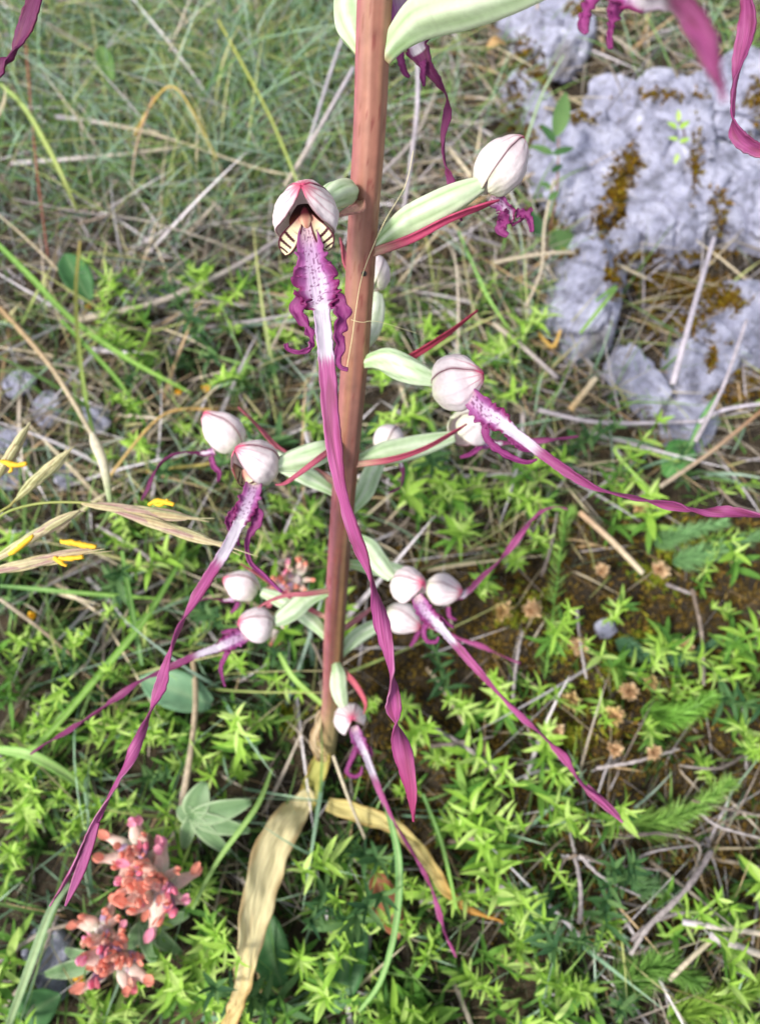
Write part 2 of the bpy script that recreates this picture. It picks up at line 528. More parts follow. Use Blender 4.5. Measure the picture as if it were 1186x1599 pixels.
def ovary(f, pts, rmax, green=0.7, twist=5.0, name=None):
    """ribbed, twisted seed vessel between stem and hood (the flower's own mesh)"""
    k = len(pts)
    prof = [0.42, 0.62, 0.95, 1.0, 0.85, 0.5]
    sm, _ = cr([tuple(q) for q in pts], 6)
    ctrl = [(s[0], s[1], s[2], rmax*prof[i]) for i, s in enumerate(sm)]
    def oc(fr, a, rb):
        c = mixc(GREEN2, GREEN1, sstep(0.1, 0.55, fr)) if green > 0.5 else mixc(GREEN1, WHITE, 0.4)
        c = mixc(c, lin('#e9f0dc'), 0.5*sstep(0.0, 1.0, rb))
        c = mixc(c, GREEN3, (0.45+0.5*noise.noise(Vector((fr*5, a*1.5, rmax*1e4))))*sstep(-0.72, -0.98, rb))
        c = mixc(c, lin('#a8c48c'), 0.4*sstep(0.0, 0.5, noise.noise(Vector((fr*3, a, 4)))))
        c = mixc(c, lin('#d9b48c'), 0.7*sstep(0.10, 0.0, fr))
        return c
    V, F, Cc = tube(ctrl, 40, 36, oc, ribs=6, ribamp=0.055, twist=twist, squash=0.8)
    return build('flower', OO, V, F, Cc, M['ovary'], orchid)

def bract(parent_pts, name='bract', col=None, w0=0.0035):
    n = len(parent_pts)
    ctrl = [(q.x, q.y, q.z, w0*(0.9 if i == 0 else 1.0 if i < n-1 else 0.35), 0.4*i) for i, q in enumerate(parent_pts)]
    c1 = col or lin('#d0627e')
    def bc(u, f, s):
        c = mixc(lin('#e2c9a8'), c1, sstep(0.0, 0.25, f))
        return mixc(c, lin('#a83a5e'), 0.4*abs(s))
    V, F, Cc, UV = ribbon(ctrl, 30, 5, bc, curl=0.25)
    return build(name, OO, V, F, Cc, M['lip'], orchid, solid=0.0005, uvs=UV)

def hood(fl, c, p, o, rq, ro, rp, detail=1, petals=False, pinktip=1.0, seam=1.0, open_=30, wing=22, widen=0):
    """three sepals closing over the flower: dorsal one and two side ones parted by a slit along o"""
    p = p.normalized()
    seed_ = c.x*91
    o = (o-p*o.dot(p)).normalized()
    q = p.cross(o)
    def pt(al, ph, k=1.0):
        d = (math.cos(al), -math.sin(al)*math.cos(ph), math.sin(al)*math.sin(ph))
        # the tip is drawn out a little, the foot narrows to the seed vessel
        e = 1+0.22*max(0, math.cos(al))**5
        g_ = 1-0.12*max(0, math.cos(al))**2-0.10*max(0, -math.cos(al))
        q_ = p*d[0]*rp*e+(o*d[1]*ro+q*d[2]*rq)*g_
        return c+q_*k*0.95*(1+0.065*noise.noise(q_*240+c*40)+0.025*noise.noise(q_*700+c*40))
    def patch(name, g0, g1, a0, a1, k, rnd, edge0, edge1, w0=0, w1=0):
        na, nf = (28, 30) if detail else (20, 20)
        V, F, Cc = [], [], []
        for i in range(na+1):
            t = i/na
            f0 = g0+w0*sstep(0.05, 0.75, t); f1 = g1+w1*sstep(0.05, 0.75, t)
            for j in range(nf+1):
                s = j/nf
                # rounded far end
                end = a1-rnd*abs(s*2-1)**2.4
                al = R(a0+(end-a0)*t)
                ph = R(f0+(f1-f0)*s)
                bulge = 1+0.03*math.sin(math.pi*s)*math.sin(math.pi*min(1, t*1.2))+0.02*abs(s*2-1)**8+0.006*math.cos((s-0.5)*math.pi*9)*sstep(0.1, 0.4, t)
                V.append(pt(al, ph, k*bulge))
                e0, e1 = s, 1-s
                cc = mixc(WHITE, CREAM, sstep(0.55, 1.0, t)*0.7)
                vein = sstep(0.72, 0.98, math.cos((s-0.5)*math.pi*9+0.25*noise.noise(Vector((t*4, f0, seed_)))*3))
                cc = mixc(cc, lin('#c4cca4'), 0.25*vein*sstep(0.45, 1.0, t))
                cc = mixc(cc, lin('#d4e0b8'), 0.5*sstep(0.72, 1.0, t))
                cc = mixc(cc, lin('#b86a8a'), 0.50*vein*(1-sstep(0.15, 0.75, t)))
                cc = mixc(cc, lin('#ead8e0'), 0.5*sstep(0.0, 0.5, noise.noise(Vector((s*3, t*4, f0)))))
                cc = mixc(cc, PINK, pinktip*(1-sstep(0.02, 0.22+0.14*vein+0.08*noise.noise(Vector((s*5, f0, seed_))), t))*0.9)
                wl = 0.055
                if edge0: cc = mixc(cc, PURP if t > 0.15 else PINK, seam*edge0*(1-sstep(0.0, wl, e0))*(1-0.45*sstep(0.7, 1, t)))
                if edge1: cc = mixc(cc, PURP if t > 0.15 else PINK, seam*edge1*(1-sstep(0.0, wl, e1))*(1-0.45*sstep(0.7, 1, t)))
                Cc.append(cc)
        for i in range(na):
            for j in range(nf):
                a = i*(nf+1)+j
                F.append((a, a+1, a+nf+2, a+nf+1))
        return build(name, OO, V, F, Cc, M['sepal'], fl, solid=0.0004)
    patch('sepal', -46, 46, 2, 168, 1.035, 6, 0.9, 0.9)
    patch('sepal', 44, 180-open_, 1, 158, 1.0, wing, 0.95, 0.8, 0, -widen)
    patch('sepal', -180+open_, -44, 1, 158, 1.0, wing, 0.8, 0.95, widen, 0)
    if petals:
        for sg in (1, -1):
            V, F, Cc = [], [], []
            na, nf = 30, 14
            for i in range(na+1):
                t = i/na
                for j in range(nf+1):
                    s = j/nf
                    hw = 30*math.sin(math.pi*min(1, 0.12+t*0.86))**0.7
                    ph = R(sg*(132+(s-0.5)*2*hw*1.05))
                    al = R(50+(138-50)*t)
                    V.append(pt(al, ph, 0.985))
                    st = math.cos((t*7.0+0.5*abs(s-0.5))*2*math.pi)
                    cc = mixc(lin('#f0e8c6'), lin('#4a1020'), sstep(0.25, 0.55, st)*sstep(0.1, 0.2, s)*sstep(0.1, 0.2, 1-s)*sstep(0.25, 0.4, t))
                    cc = mixc(cc, lin('#4a1028'), max(1-sstep(0.03, 0.14, s), 1-sstep(0.03, 0.14, 1-s), sstep(0.9, 0.97, t)))
                    cc = mixc(cc, lin('#b03a4a'), 0.6*(1-sstep(0.1, 0.35, t)))
                    Cc.append(cc)
            for i in range(na):
                for j in range(nf):
                    a = i*(nf+1)+j
                    F.append((a, a+1, a+nf+2, a+nf+1))
            build('petal', OO, V, F, Cc, M['sepal'], fl, solid=0.0003)
    return p, o, q

def lip(fl, pts, nb, nw, seed=0, dark=0.0, n=None, m=14, fork=None, body=1.0, spots=1.0, tip=None, frill_amp=1.0):
    """pts: (px,py,depth,width px,roll deg); body up to control nb, white up to control nw"""
    ctrl = []
    for (x, y, d, wpx, ro) in pts:
        q = P(x, y, d)
        ctrl.append((q.x, q.y, q.z, wpx/FPX*d*(0.80 if len(ctrl) > nb else 1.0), R(ro*1.6)))
    sc = max(c[3] for c in ctrl)
    n = n or 14*len(pts)
    def fr(u, f, s):
        if u > nb+0.6:
            e = abs(s)**3
            return (0.00018*noise.noise(Vector((u*3.0, s*2, seed)))*e*2+0.0003*(abs(s)-0.5)*math.sin(u*1.7+seed), 0.00025*noise.noise(Vector((u*5, 9, seed+(s > 0))))*e)
        k = sstep(0.25*nb, 0.45*nb, u)*(1-sstep(nb-0.1, nb+0.6, u))*abs(s)**3*frill_amp*(0.75+0.7*noise.noise(Vector((u*2.2, 5.0 if s > 0 else 0.0, seed))))
        ph = u*8.0+(2.1 if s > 0 else 0)+seed+2.6*noise.noise(Vector((u*1.3, seed, 3.0 if s > 0 else 0.0)))
        return (k*sc*0.13*math.sin(ph)+k*sc*0.07*math.sin(ph*2.3+1), k*sc*0.09*math.cos(ph*1.31)*(1 if s > 0 else -1))
    def col(u, f, s):
        e = abs(s)
        nzv = noise.noise(Vector((s*3.5, u*1.5, seed*3.3)))
        mg = mixc(MAG, MAGD, dark)
        if u < nb+0.3:
            c = mixc(lin('#dcc8e2'), lin('#a85a9c'), sstep(0.30, 0.62, e+0.15*nzv))
            c = mixc(c, lin('#8a2468'), sstep(0.62, 0.9, e))
            c = mixc(c, lin('#b870b4'), 0.45*(1-sstep(nb*0.3, nb*0.85, u)))
            c = mixc(c, lin('#e6c8cc'), 0.8*(1-sstep(nb*0.12, nb*0.32, u))*(1-sstep(0.6, 0.95, e)))
            sp = noise.noise(Vector((s*7, u*6.5, seed*1.7)))
            if sp > 0.22 and e < 0.62: c = mixc(c, lin('#6a1a5c'), spots*0.85*sstep(0.22, 0.34, sp))
            if u > nb-0.6: c = mixc(c, lin('#ece6ee'), sstep(nb-0.6, nb+0.3, u)*(1-sstep(0.5, 0.9, e)))
            return c
        strk = 0.35*noise.noise(Vector((s*9, u*0.5, seed)))
        wv = lin('#d9d0de')
        if u < nw:
            wv = mixc(wv, lin('#c9a0cc'), 0.6*sstep(0.75, 1.0, e))
        tk = sstep(nw-0.35, nw+0.35, u+strk)
        c2 = mixc(mg, MAGD, 0.35*sstep(0.2, 0.7, math.cos(s*17+seed)*0.5+0.5*nzv))
        c2 = mixc(c2, MAGL, 0.35*sstep(0.0, 0.6, noise.noise(Vector((s*5+3, u*0.8, seed)))) * (1-dark))
        c2 = mixc(c2, lin('#d493b8'), 0.6*sstep(0.86, 1.0, s)*(1-dark))  # edge highlight painted as a paler margin on one side
        c2 = mixc(c2, MAGD, 0.5*sstep(0.8, 1.0, -s))
        c2 = mixc(c2, lin('#7c3450'), 0.6*sstep(0.0, 0.5, noise.noise(Vector((s*1.5, u*1.1+7, seed)))))
        if tip: c2 = mixc(c2, tip, sstep(0.86, 1.0, f))
        return mixc(wv, c2, tk)
    V, F, Cc, UV = ribbon(ctrl, n, m, col, curl=0.16, frill=fr)
    o = build('lip', OO, V, F, Cc, M['lip'], fl, solid=0.0004, uvs=UV)
    if fork:
        k = [(*P(x, y, d), wpx/FPX*d, R(ro)) for (x, y, d, wpx, ro) in fork]
        V, F, Cc, UV = ribbon(k, 24, 6, lambda u, f, s: col(len(pts)-1, 0.9+0.1*f, s), curl=0.1)
        build('lip_fork', OO, V, F, Cc, M['lip'], fl, solid=0.0004, uvs=UV)
    return o

def arm(fl, pts, seed=0, frill=1.0, dark=0.3):
    ctrl = []
    for (x, y, d, wpx) in pts:
        q = P(x, y, d)
        ctrl.append((q.x, q.y, q.z, wpx/FPX*d, 0.5*math.sin(seed+len(ctrl)*0.9)))
    sc = max(c[3] for c in ctrl)
    def fr(u, f, s):
        k = frill*(1-sstep(0.35, 0.8, f))*abs(s)**2
        return (k*sc*0.16*math.sin(f*34+seed+s), k*sc*0.12*math.cos(f*47+seed)*(1 if s > 0 else -1))
    def col(u, f, s):
        c = mixc(lin('#9c3c84'), lin('#5c1446'), dark+0.4*abs(s)-0.2)
        return mixc(c, lin('#b45a9c'), 0.5*sstep(0.1, 0.5, noise.noise(Vector((u*2, s*2, seed)))))
    V, F, Cc, UV = ribbon(ctrl, 60, 8, col, curl=0.22, frill=fr)
    return build('lip_arm', OO, V, F, Cc, M['lip'], fl, solid=0.0004, uvs=UV)

def on_stem(y, side=0.0, front=0.0):
    """a point just inside the stem's surface; side -1..1, front >0 towards the viewer"""
    q = P(stem_x(y), y, stem_d(y))
    return q+RT*side*0.0034-FWD*front*0.0034

# ---- flower 1: open towards the viewer, the sharpest one
f = ovary(None, [on_stem(308, -0.9, 0.3), P(543, 302, .199), P(520, 305, .193), P(500, 318, .188)], 0.0038, twist=3)
tag(f, 'flower facing the viewer with its striped throat open')
c1 = P(477, 341, .181)
hood(f, c1, vcam(-0.03, 0.56, 0.83), vcam(0, -0.95, 0.55), 52*.181/FPX, 66*.181/FPX, 47*.181/FPX, petals=False, open_=22, seam=0.9, wing=30, widen=40)
# striped petals lining the lower corners of the hood
def petal(fl, pts, sg):
    ctrl = [(*P(x, y, d), wpx/FPX*d, R(sg*ro)) for (x, y, d, wpx, ro) in pts]
    def col(u, f_, s):
        e = s*sg
        st = math.cos((f_*6.2+0.35*e)*2*math.pi)
        c = mixc(lin('#efe6c0'), lin('#4a1422'), sstep(0.2, 0.55, st)*sstep(0.30, 0.42, f_)*sstep(-0.75, -0.45, e))
        c = mixc(c, lin('#b8485c'), 0.7*(1-sstep(0.05, 0.35, f_)))
        return mixc(c, lin('#5a1830'), max(sstep(0.74, 0.92, abs(s)), sstep(0.93, 0.99, f_)))
    V, F, Cc, UV = ribbon(ctrl, 60, 24, col, curl=0.16)
    build('petal', OO, V, F, Cc, M['sepal'], fl, solid=0.0003)
petal(f, [(469, 338, .1770, 5, 0), (464, 351, .1762, 15, 10), (457, 366, .1756, 26, 15), (450, 380, .1755, 30, 15), (446, 391, .1760, 20, 15), (444, 398, .1766, 3, 15)], 1)
petal(f, [(486, 336, .1770, 5, 0), (492, 348, .1762, 15, 10), (500, 361, .1756, 26, 15), (507, 374, .1755, 30, 15), (511, 384, .1760, 20, 15), (513, 391, .1766, 3, 15)], -1)
# column: small pale cap over the throat
V, F, Cc = tube([(*P(475, 324, .1772), 0.0005), (*P(476, 332, .1764), 0.0010), (*P(477, 341, .1760), 0.0014), (*P(478, 350, .1762), 0.0010), (*P(479, 356, .1766), 0.0004)], 24, 18,
                lambda f_, a, _: mixc(mixc(lin('#4a1420'), lin('#c88a78'), sstep(0.3, 0.7, f_)), lin('#eccfae'), sstep(0.35, 0.8, f_)*sstep(0.2, 0.8, abs(math.sin(a)))), squash=0.6)
build('column', OO, V, F, Cc, M['sepal'], f)
V, F, Cc = tube([(*P(477, 322, .1835), 0.0022), (*P(478, 342, .1812), 0.0040), (*P(480, 360, .1800), 0.0036), (*P(481, 374, .1800), 0.0016)], 20, 20,
                lambda f_, a, _: mixc(mixc(lin('#30100f'), lin('#94543a'), sstep(0.2, 0.6, f_)), lin('#d09a74'), 0.7*sstep(0.0, 0.5, noise.noise(Vector((f_*7, a*1.5, 2))))*sstep(0.3, 0.6, f_)), squash=0.35)
build('throat', OO, V, F, Cc, M['sepal'], f)
lip(f, [(480, 352, .1770, 22, 0), (482, 372, .1755, 34, 0), (486, 398, .174, 44, 0), (490, 422, .173, 54, 2), (495, 448, .172, 66, 0), (499, 468, .172, 60, 0),
        (502, 486, .172, 34, 0), (505, 515, .172, 31, 0), (508, 545, .172, 31, 0), (511, 575, .172, 33, 5), (516, 640, .172, 34, 10), (524, 700, .173, 35, 20),
        (537, 770, .175, 33, 35), (556, 835, .177, 38, 30), (577, 890, .18, 34, 45), (590, 940, .182, 30, 80), (600, 1000, .184, 32, 130), (608, 1050, .186, 34, 165),
        (613, 1095, .188, 32, 215), (620, 1135, .19, 32, 290), (630, 1185, .191, 37, 345), (639, 1235, .192, 30, 365), (645, 1283, .193, 4, 375)],
    5.6, 8.6, seed=1.3, n=330, m=22, tip=lin('#a03a68'))
arm(f, [(474, 462, .172, 26), (466, 482, .172, 24), (477, 505, .172, 14), (486, 525, .172, 9), (484, 542, .1715, 8), (468, 550, .171, 7), (450, 545, .1705, 6), (446, 536, .170, 7)], 0.4)
arm(f, [(518, 462, .172, 24), (532, 478, .172, 24), (533, 498, .172, 22), (527, 520, .172, 17), (531, 540, .172, 15), (527, 560, .172, 11), (532, 573, .1715, 7), (543, 577, .171, 6)], 2.2)
bract([on_stem(320, -0.3, 0.95), P(562, 325, .197), P(545, 332, .193), P(527, 338, .190)], col=lin('#dcb49c'), w0=0.0026)

# ---- flower 2: right, seen from the side
f = ovary(None, [on_stem(392, 0.8, 0.2), P(625, 352, .2105), P(690, 318, .206), P(752, 287, .205)], 0.0040, twist=1.5)
tag(f, 'flower on the right of the stem, its hood shut and turned away')
hood(f, P(781, 262, .206), vcam(0.62, 0.80, -0.05), vcam(0.6, -0.5, -0.75), 37*.206/FPX, 40*.206/FPX, 51*.206/FPX, open_=35)
lip(f, [(765, 308, .209, 22, 0), (785, 318, .210, 26, 30), (795, 335, .211, 22, 10), (800, 348, .212, 16, 60), (815, 340, .213, 12, 40), (830, 325, .214, 8, 0)], 2.2, 1.5, seed=4, dark=0.4, m=10, n=60)
arm(f, [(785, 330, .211, 16), (788, 345, .211, 18), (780, 358, .211, 14), (792, 368, .211, 8)], 1.1)
arm(f, [(805, 332, .211, 12), (822, 336, .211, 12), (828, 350, .211, 9), (830, 362, .211, 6)], 3.1)
bract([on_stem(398, 0.8, 0.5), P(640, 372, .208), P(700, 340, .204), P(755, 318, .202), P(778, 312, .203)], col=lin('#d4567e'), w0=0.0024)

# ---- flower 3: right, profile, long lip to the right edge
f = ovary(None, [on_stem(568, 0.8, 0.4), P(598, 562, .229), P(635, 577, .226), P(678, 594, .225)], 0.0040, twist=9)
tag(f, 'flower right of the stem whose lip runs to the right edge')
hood(f, P(711, 600, .225), vcam(0.80, 0.22, 0.40), vcam(0.30, -0.95, -0.40), 42*.225/FPX, 47*.225/FPX, 40*.225/FPX, open_=34, seam=1)
lip(f, [(728, 612, .222, 20, 0), (742, 626, .220, 34, 15), (760, 644, .219, 40, 10), (780, 658, .218, 34, 0), (798, 672, .217, 22, 0), (822, 690, .216, 20, 0), (850, 711, .215, 20, 10),
        (890, 738, .213, 22, 20), (935, 762, .211, 22, 45), (990, 776, .208, 22, 70), (1050, 788, .205, 26, 30), (1100, 798, .202, 20, 80), (1140, 800, .200, 24, 130), (1190, 808, .198, 30, 165), (1260, 818, .195, 24, 190), (1310, 822, .193, 4, 200)],
    3.4, 5.6, seed=2.1, dark=0.35, n=230, m=16)
arm(f, [(758, 662, .219, 14), (760, 682, .219, 12), (775, 700, .219, 11), (800, 715, .219, 9), (822, 722, .219, 7), (838, 717, .219, 3)], 0.9, frill=0.6)
arm(f, [(790, 672, .2195, 12), (805, 688, .2195, 16), (815, 700, .2195, 10), (828, 704, .2195, 4)], 2.4, frill=0.7)
bract([P(600, 572, .232), P(635, 560, .234), P(690, 525, .236), P(745, 484, .238)], col=lin('#c64a62'), w0=0.0022)

# ---- flower 4: behind flower 3
f = ovary(None, [on_stem(722, 0.8, -0.1), P(590, 710, .262), P(640, 700, .266), P(708, 682, .270)], 0.0042, twist=1)
tag(f, 'flower half hidden below the right hand hood')
hood(f, P(731, 670, .272), vcam(0.75, -0.25, -0.4), vcam(0.3, -1, -0.2), 34*.272/FPX, 32*.272/FPX, 34*.272/FPX, detail=0, open_=35)
lip(f, [(742, 690, .274, 18, 0), (770, 692, .275, 14, 20), (800, 690, .276, 10, 40), (840, 688, .277, 12, 10), (875, 684, .278, 10, 60), (902, 681, .279, 4, 90)], 1.2, 0.8, seed=7, m=8, n=60, spots=0)
arm(f, [(752, 695, .272, 8), (735, 708, .272, 8), (718, 714, .272, 4)], 4, frill=0.3)
bract([on_stem(726, 0.8, 0.4), P(610, 717, .255), P(660, 700, .256), P(710, 672, .258), P(728, 662, .259)], col=lin('#b8506a'), w0=0.0020)

# ---- flower 5: behind the stem on the right
f = ovary(None, [on_stem(800, 0.7, -0.4), P(565, 775, .277), P(580, 740, .285), P(598, 706, .292)], 0.0037, green=0.8, twist=1)
tag(f, 'small back flower with a curled purple tail right of the stem')
hood(f, P(607, 690, .296), vcam(0.35, 0.6, -0.5), vcam(0.4, -0.9, -0.4), 25*.296/FPX, 26*.296/FPX, 27*.296/FPX, detail=0)
lip(f, [(618, 705, .296, 10, 0), (627, 728, .296, 9, 0), (630, 745, .296, 9, 40), (624, 762, .296, 9, 60), (606, 770, .296, 4, 80)], 0.8, 0.6, seed=5, m=6, n=40, spots=0)

# ---- flower behind the stem, upper right: only a strip of white shows
f = ovary(None, [on_stem(540, 0.6, -0.9), P(575, 520, .243), P(583, 490, .247), P(588, 460, .250)], 0.0038, green=0.2, twist=1)
tag(f, 'flower almost hidden behind the stem, only white edge showing')
hood(f, P(588, 428, .252), vcam(0.2, 0.8, -0.5), vcam(0.3, -0.5, -0.9), 20*.252/FPX, 26*.252/FPX, 30*.252/FPX, detail=0, seam=0.3)
bract([on_stem(430, -0.6, -0.7), P(540, 412, .222), P(536, 396, .224), P(531, 372, .228)], col=lin('#c8707e'), w0=0.0018)

# ---- flower 6: left, back one of the pair
f = ovary(None, [on_stem(772, -0.7, -0.3), P(495, 752, .268), P(440, 722, .272), P(382, 690, .272)], 0.0034, twist=2)
tag(f, 'back flower of the left pair with a dark drooping tail')
hood(f, P(349, 678, .270), vcam(-0.72, 0.72, 0.2), vcam(-0.6, -0.8, -0.1), 30*.270/FPX, 32*.270/FPX, 36*.270/FPX, open_=35)
lip(f, [(335, 704, .270, 14, 0), (318, 708, .270, 10, 20), (285, 707, .270, 9, 60), (258, 718, .270, 9, 80), (240, 742, .270, 11, 40), (230, 765, .270, 9, 20), (220, 782, .270, 3, 0)], 0.9, 0.5, seed=3, dark=1.0, m=8, n=70, spots=0)
arm(f, [(330, 712, .270, 9), (334, 728, .270, 9), (342, 738, .270, 7), (340, 752, .270, 4)], 1.7, frill=0.4)
bract([on_stem(756, -0.6, -0.4), P(480, 728, .272), P(435, 702, .274), P(400, 665, .278), P(372, 636, .282)], col=lin('#c8707e'), w0=0.0023)

# ---- flower 7: left, front one with the long forked lip
f = ovary(None, [on_stem(692, -0.7, 0.5), P(505, 704, .244), P(472, 716, .241), P(432, 727, .238)], 0.0040, twist=2)
tag(f, 'left flower with the longest forked lip reaching down to the red blossoms')
hood(f, P(399, 727, .237), vcam(-0.60, 0.52, 0.60), vcam(-0.45, -0.9, 0.30), 38*.237/FPX, 40*.237/FPX, 38*.237/FPX, petals=True, open_=42, seam=1)
lip(f, [(398, 748, .234, 20, 0), (394, 765, .232, 28, 0), (387, 785, .231, 32, 0), (379, 805, .230, 28, 0), (371, 822, .229, 21, 0), (361, 843, .228, 22, 0), (350, 863, .227, 22, 0),
        (335, 888, .226, 22, 10), (305, 938, .223, 26, 30), (280, 985, .221, 24, 70), (264, 1030, .219, 22, 40), (252, 1072, .217, 28, 20), (235, 1115, .215, 24, 60), (215, 1160, .213, 22, 100),
        (190, 1205, .211, 26, 160), (168, 1245, .209, 24, 170), (148, 1285, .208, 16, 200), (128, 1325, .207, 18, 190), (104, 1370, .206, 14, 180), (78, 1415, .205, 3, 180)],
    3.4, 6.6, seed=2.9, dark=0.0, n=280, m=16,
    fork=[(150, 1284, .2081, 12, 0), (138, 1325, .2072, 15, 10), (122, 1368, .2068, 15, 0), (102, 1415, .206, 3, 0)])
arm(f, [(396, 790, .232, 14), (404, 806, .232, 18), (398, 822, .232, 14), (388, 836, .232, 9), (385, 858, .232, 8), (392, 880, .232, 7), (412, 898, .232, 6), (440, 925, .232, 4)], 1.2, frill=0.6)
arm(f, [(372, 795, .233, 12), (360, 806, .233, 13), (356, 818, .233, 11), (368, 838, .233, 7), (373, 852, .233, 4)], 2.9, frill=0.7)
bract([on_stem(690, -0.5, 0.9), P(500, 715, .238), P(465, 742, .235), P(445, 756, .234), P(430, 757, .234)], col=lin('#cf6f86'), w0=0.0018)

# ---- flower 8: lower left, back
f = ovary(None, [on_stem(1000, -0.7, -0.3), P(490, 972, .309), P(455, 945, .312), P(408, 924, .312)], 0.0036, twist=1)
tag(f, 'upper flower of the lower left pair, hood closed')
hood(f, P(379, 917, .312), vcam(-0.75, 0.3, 0.1), vcam(-0.3, -1, 0.1), 25*.312/FPX, 26*.312/FPX, 27*.312/FPX, detail=0)
lip(f, [(366, 935, .313, 10, 0), (350, 938, .314, 8, 30), (325, 935, .315, 8, 60), (300, 945, .316, 8, 40), (285, 965, .317, 3, 0)], 0.8, 0.4, seed=8, dark=0.9, m=6, n=40, spots=0)
arm(f, [(372, 940, .312, 7), (368, 950, .312, 7), (360, 957, .312, 3)], 1, frill=0.3)

# ---- flower 9: lower left, front
f = ovary(None, [on_stem(923, -0.7, 0.4), P(480, 935, .292), P(455, 955, .290), P(428, 972, .288)], 0.0038, twist=2)
tag(f, 'lower flower of the lower left pair, lip pointing far left')
hood(f, P(401, 978, .287), vcam(-0.80, 0.25, 0.50), vcam(-0.65, -0.9, 0.2), 27*.287/FPX, 30*.287/FPX, 28*.287/FPX, open_=40, seam=0.8)
lip(f, [(388, 990, .285, 18, 0), (372, 997, .284, 24, 0), (356, 1004, .283, 26, 0), (338, 1012, .282, 17, 0), (318, 1019, .281, 13, 0), (296, 1028, .280, 13, 0), (262, 1045, .279, 15, 20), (225, 1062, .279, 15, 50),
        (190, 1085, .278, 16, 20), (150, 1114, .278, 13, 70), (110, 1140, .278, 15, 30), (75, 1160, .278, 11, 60), (48, 1178, .278, 3, 90)], 2.6, 4.6, seed=6, dark=0.55, n=150, m=12)
arm(f, [(358, 1012, .284, 10), (352, 1026, .284, 9), (345, 1042, .284, 7), (348, 1062, .284, 4), (352, 1072, .284, 2)], 0.6, frill=0.4)
arm(f, [(372, 985, .285, 8), (358, 986, .286, 8), (346, 988, .286, 4)], 2.6, frill=0.5)
bract([on_stem(921, -0.5, 0.7), P(478, 928, .286), P(450, 930, .286), P(420, 940, .286), P(402, 950, .286)], col=lin('#d4828e'), w0=0.0018)
bract([on_stem(965, -0.8, 0.1), P(480, 950, .306), P(440, 925, .306), P(405, 900, .304), P(375, 880, .302)], col=lin('#cc6a80'), w0=0.0018)

# ---- flower 10: lower right, front
f = ovary(None, [on_stem(835, 0.7, 0.2), P(570, 850, .278), P(590, 878, .279), P(612, 902, .279)], 0.0038, twist=1.5)
tag(f, 'front flower of the lower right cluster, lip slanting to the lower right')
hood(f, P(637, 916, .279), vcam(0.60, 0.18, 0.72), vcam(0.45, -1, 0.3), 30*.279/FPX, 30*.279/FPX, 29*.279/FPX, open_=38, seam=0.8)
lip(f, [(650, 930, .276, 16, 0), (657, 944, .275, 24, 0), (666, 958, .274, 26, 0), (678, 970, .273, 22, 0), (690, 983, .272, 16, 0), (702, 997, .271, 15, 0), (716, 1012, .270, 16, 0), (745, 1045, .268, 17, 20), (780, 1083, .267, 18, 50),
        (815, 1118, .266, 18, 30), (850, 1150, .266, 20, 60), (880, 1182, .266, 19, 20), (905, 1218, .266, 18, 60), (935, 1250, .266, 14, 10), (972, 1284, .266, 3, 0)], 3.2, 5.6, seed=5.5, dark=0.0, n=190, m=12,
    fork=[(915, 1228, .2662, 10, 0), (935, 1245, .2663, 8, 0), (955, 1262, .2664, 6, 0), (968, 1276, .2665, 2, 0)])
arm(f, [(668, 968, .275, 9), (662, 985, .275, 9), (666, 1000, .275, 7), (680, 1002, .275, 6), (684, 994, .275, 3)], 0.2, frill=0.4)
arm(f, [(684, 962, .274, 8), (695, 972, .274, 8), (708, 980, .274, 3)], 0.7, frill=0.4)
# ---- flower 11
f = ovary(None, [on_stem(880, 0.7, -0.6), P(575, 885, .305), P(620, 893, .312), P(662, 912, .315)], 0.0034, twist=1)
tag(f, 'right flower of the lower cluster, lip rising to the upper right')
hood(f, P(690, 921, .316), vcam(0.75, -0.1, 0.3), vcam(0.35, -1, -0.1), 25*.316/FPX, 26*.316/FPX, 27*.316/FPX, detail=0, seam=0.6)
lip(f, [(704, 930, .316, 16, 0), (718, 930, .316, 16, 0), (732, 922, .316, 11, 0), (752, 900, .315, 12, 20), (778, 876, .314, 12, 50), (800, 850, .313, 14, 10), (822, 820, .312, 14, 40), (842, 800, .312, 10, 80), (866, 791, .311, 7, 60), (886, 795, .311, 3, 20)], 0.9, 1.7, seed=3.8, n=90, m=8, spots=0)
arm(f, [(700, 948, .316, 7), (702, 962, .316, 7), (712, 968, .316, 3)], 0.4, frill=0.4)
# ---- flower 12
f = ovary(None, [on_stem(1028, 0.7, -0.2), P(545, 1005, .320), P(572, 985, .324), P(602, 972, .327)], 0.0034, twist=1)
tag(f, 'lowest flower of the right cluster, hanging under the front hood')
hood(f, P(626, 966, .329), vcam(0.7, -0.3, 0.3), vcam(0.3, -1, 0.1), 25*.329/FPX, 25*.329/FPX, 28*.329/FPX, detail=0, seam=0.6)
lip(f, [(645, 978, .330, 12, 0), (665, 976, .330, 10, 0), (690, 985, .330, 9, 20), (722, 998, .330, 11, 40), (750, 1008, .330, 12, 20), (780, 1022, .330, 10, 60), (812, 1036, .330, 3, 20)], 0.6, 0.9, seed=9, n=60, m=8, spots=0)
arm(f, [(655, 985, .330, 8), (648, 998, .330, 7), (640, 1010, .330, 4)], 2, frill=0.4)
bract([on_stem(985, 0.7, 0.1), P(560, 965, .318), P(590, 940, .322)], col=lin('#d4929a'), w0=0.0022)

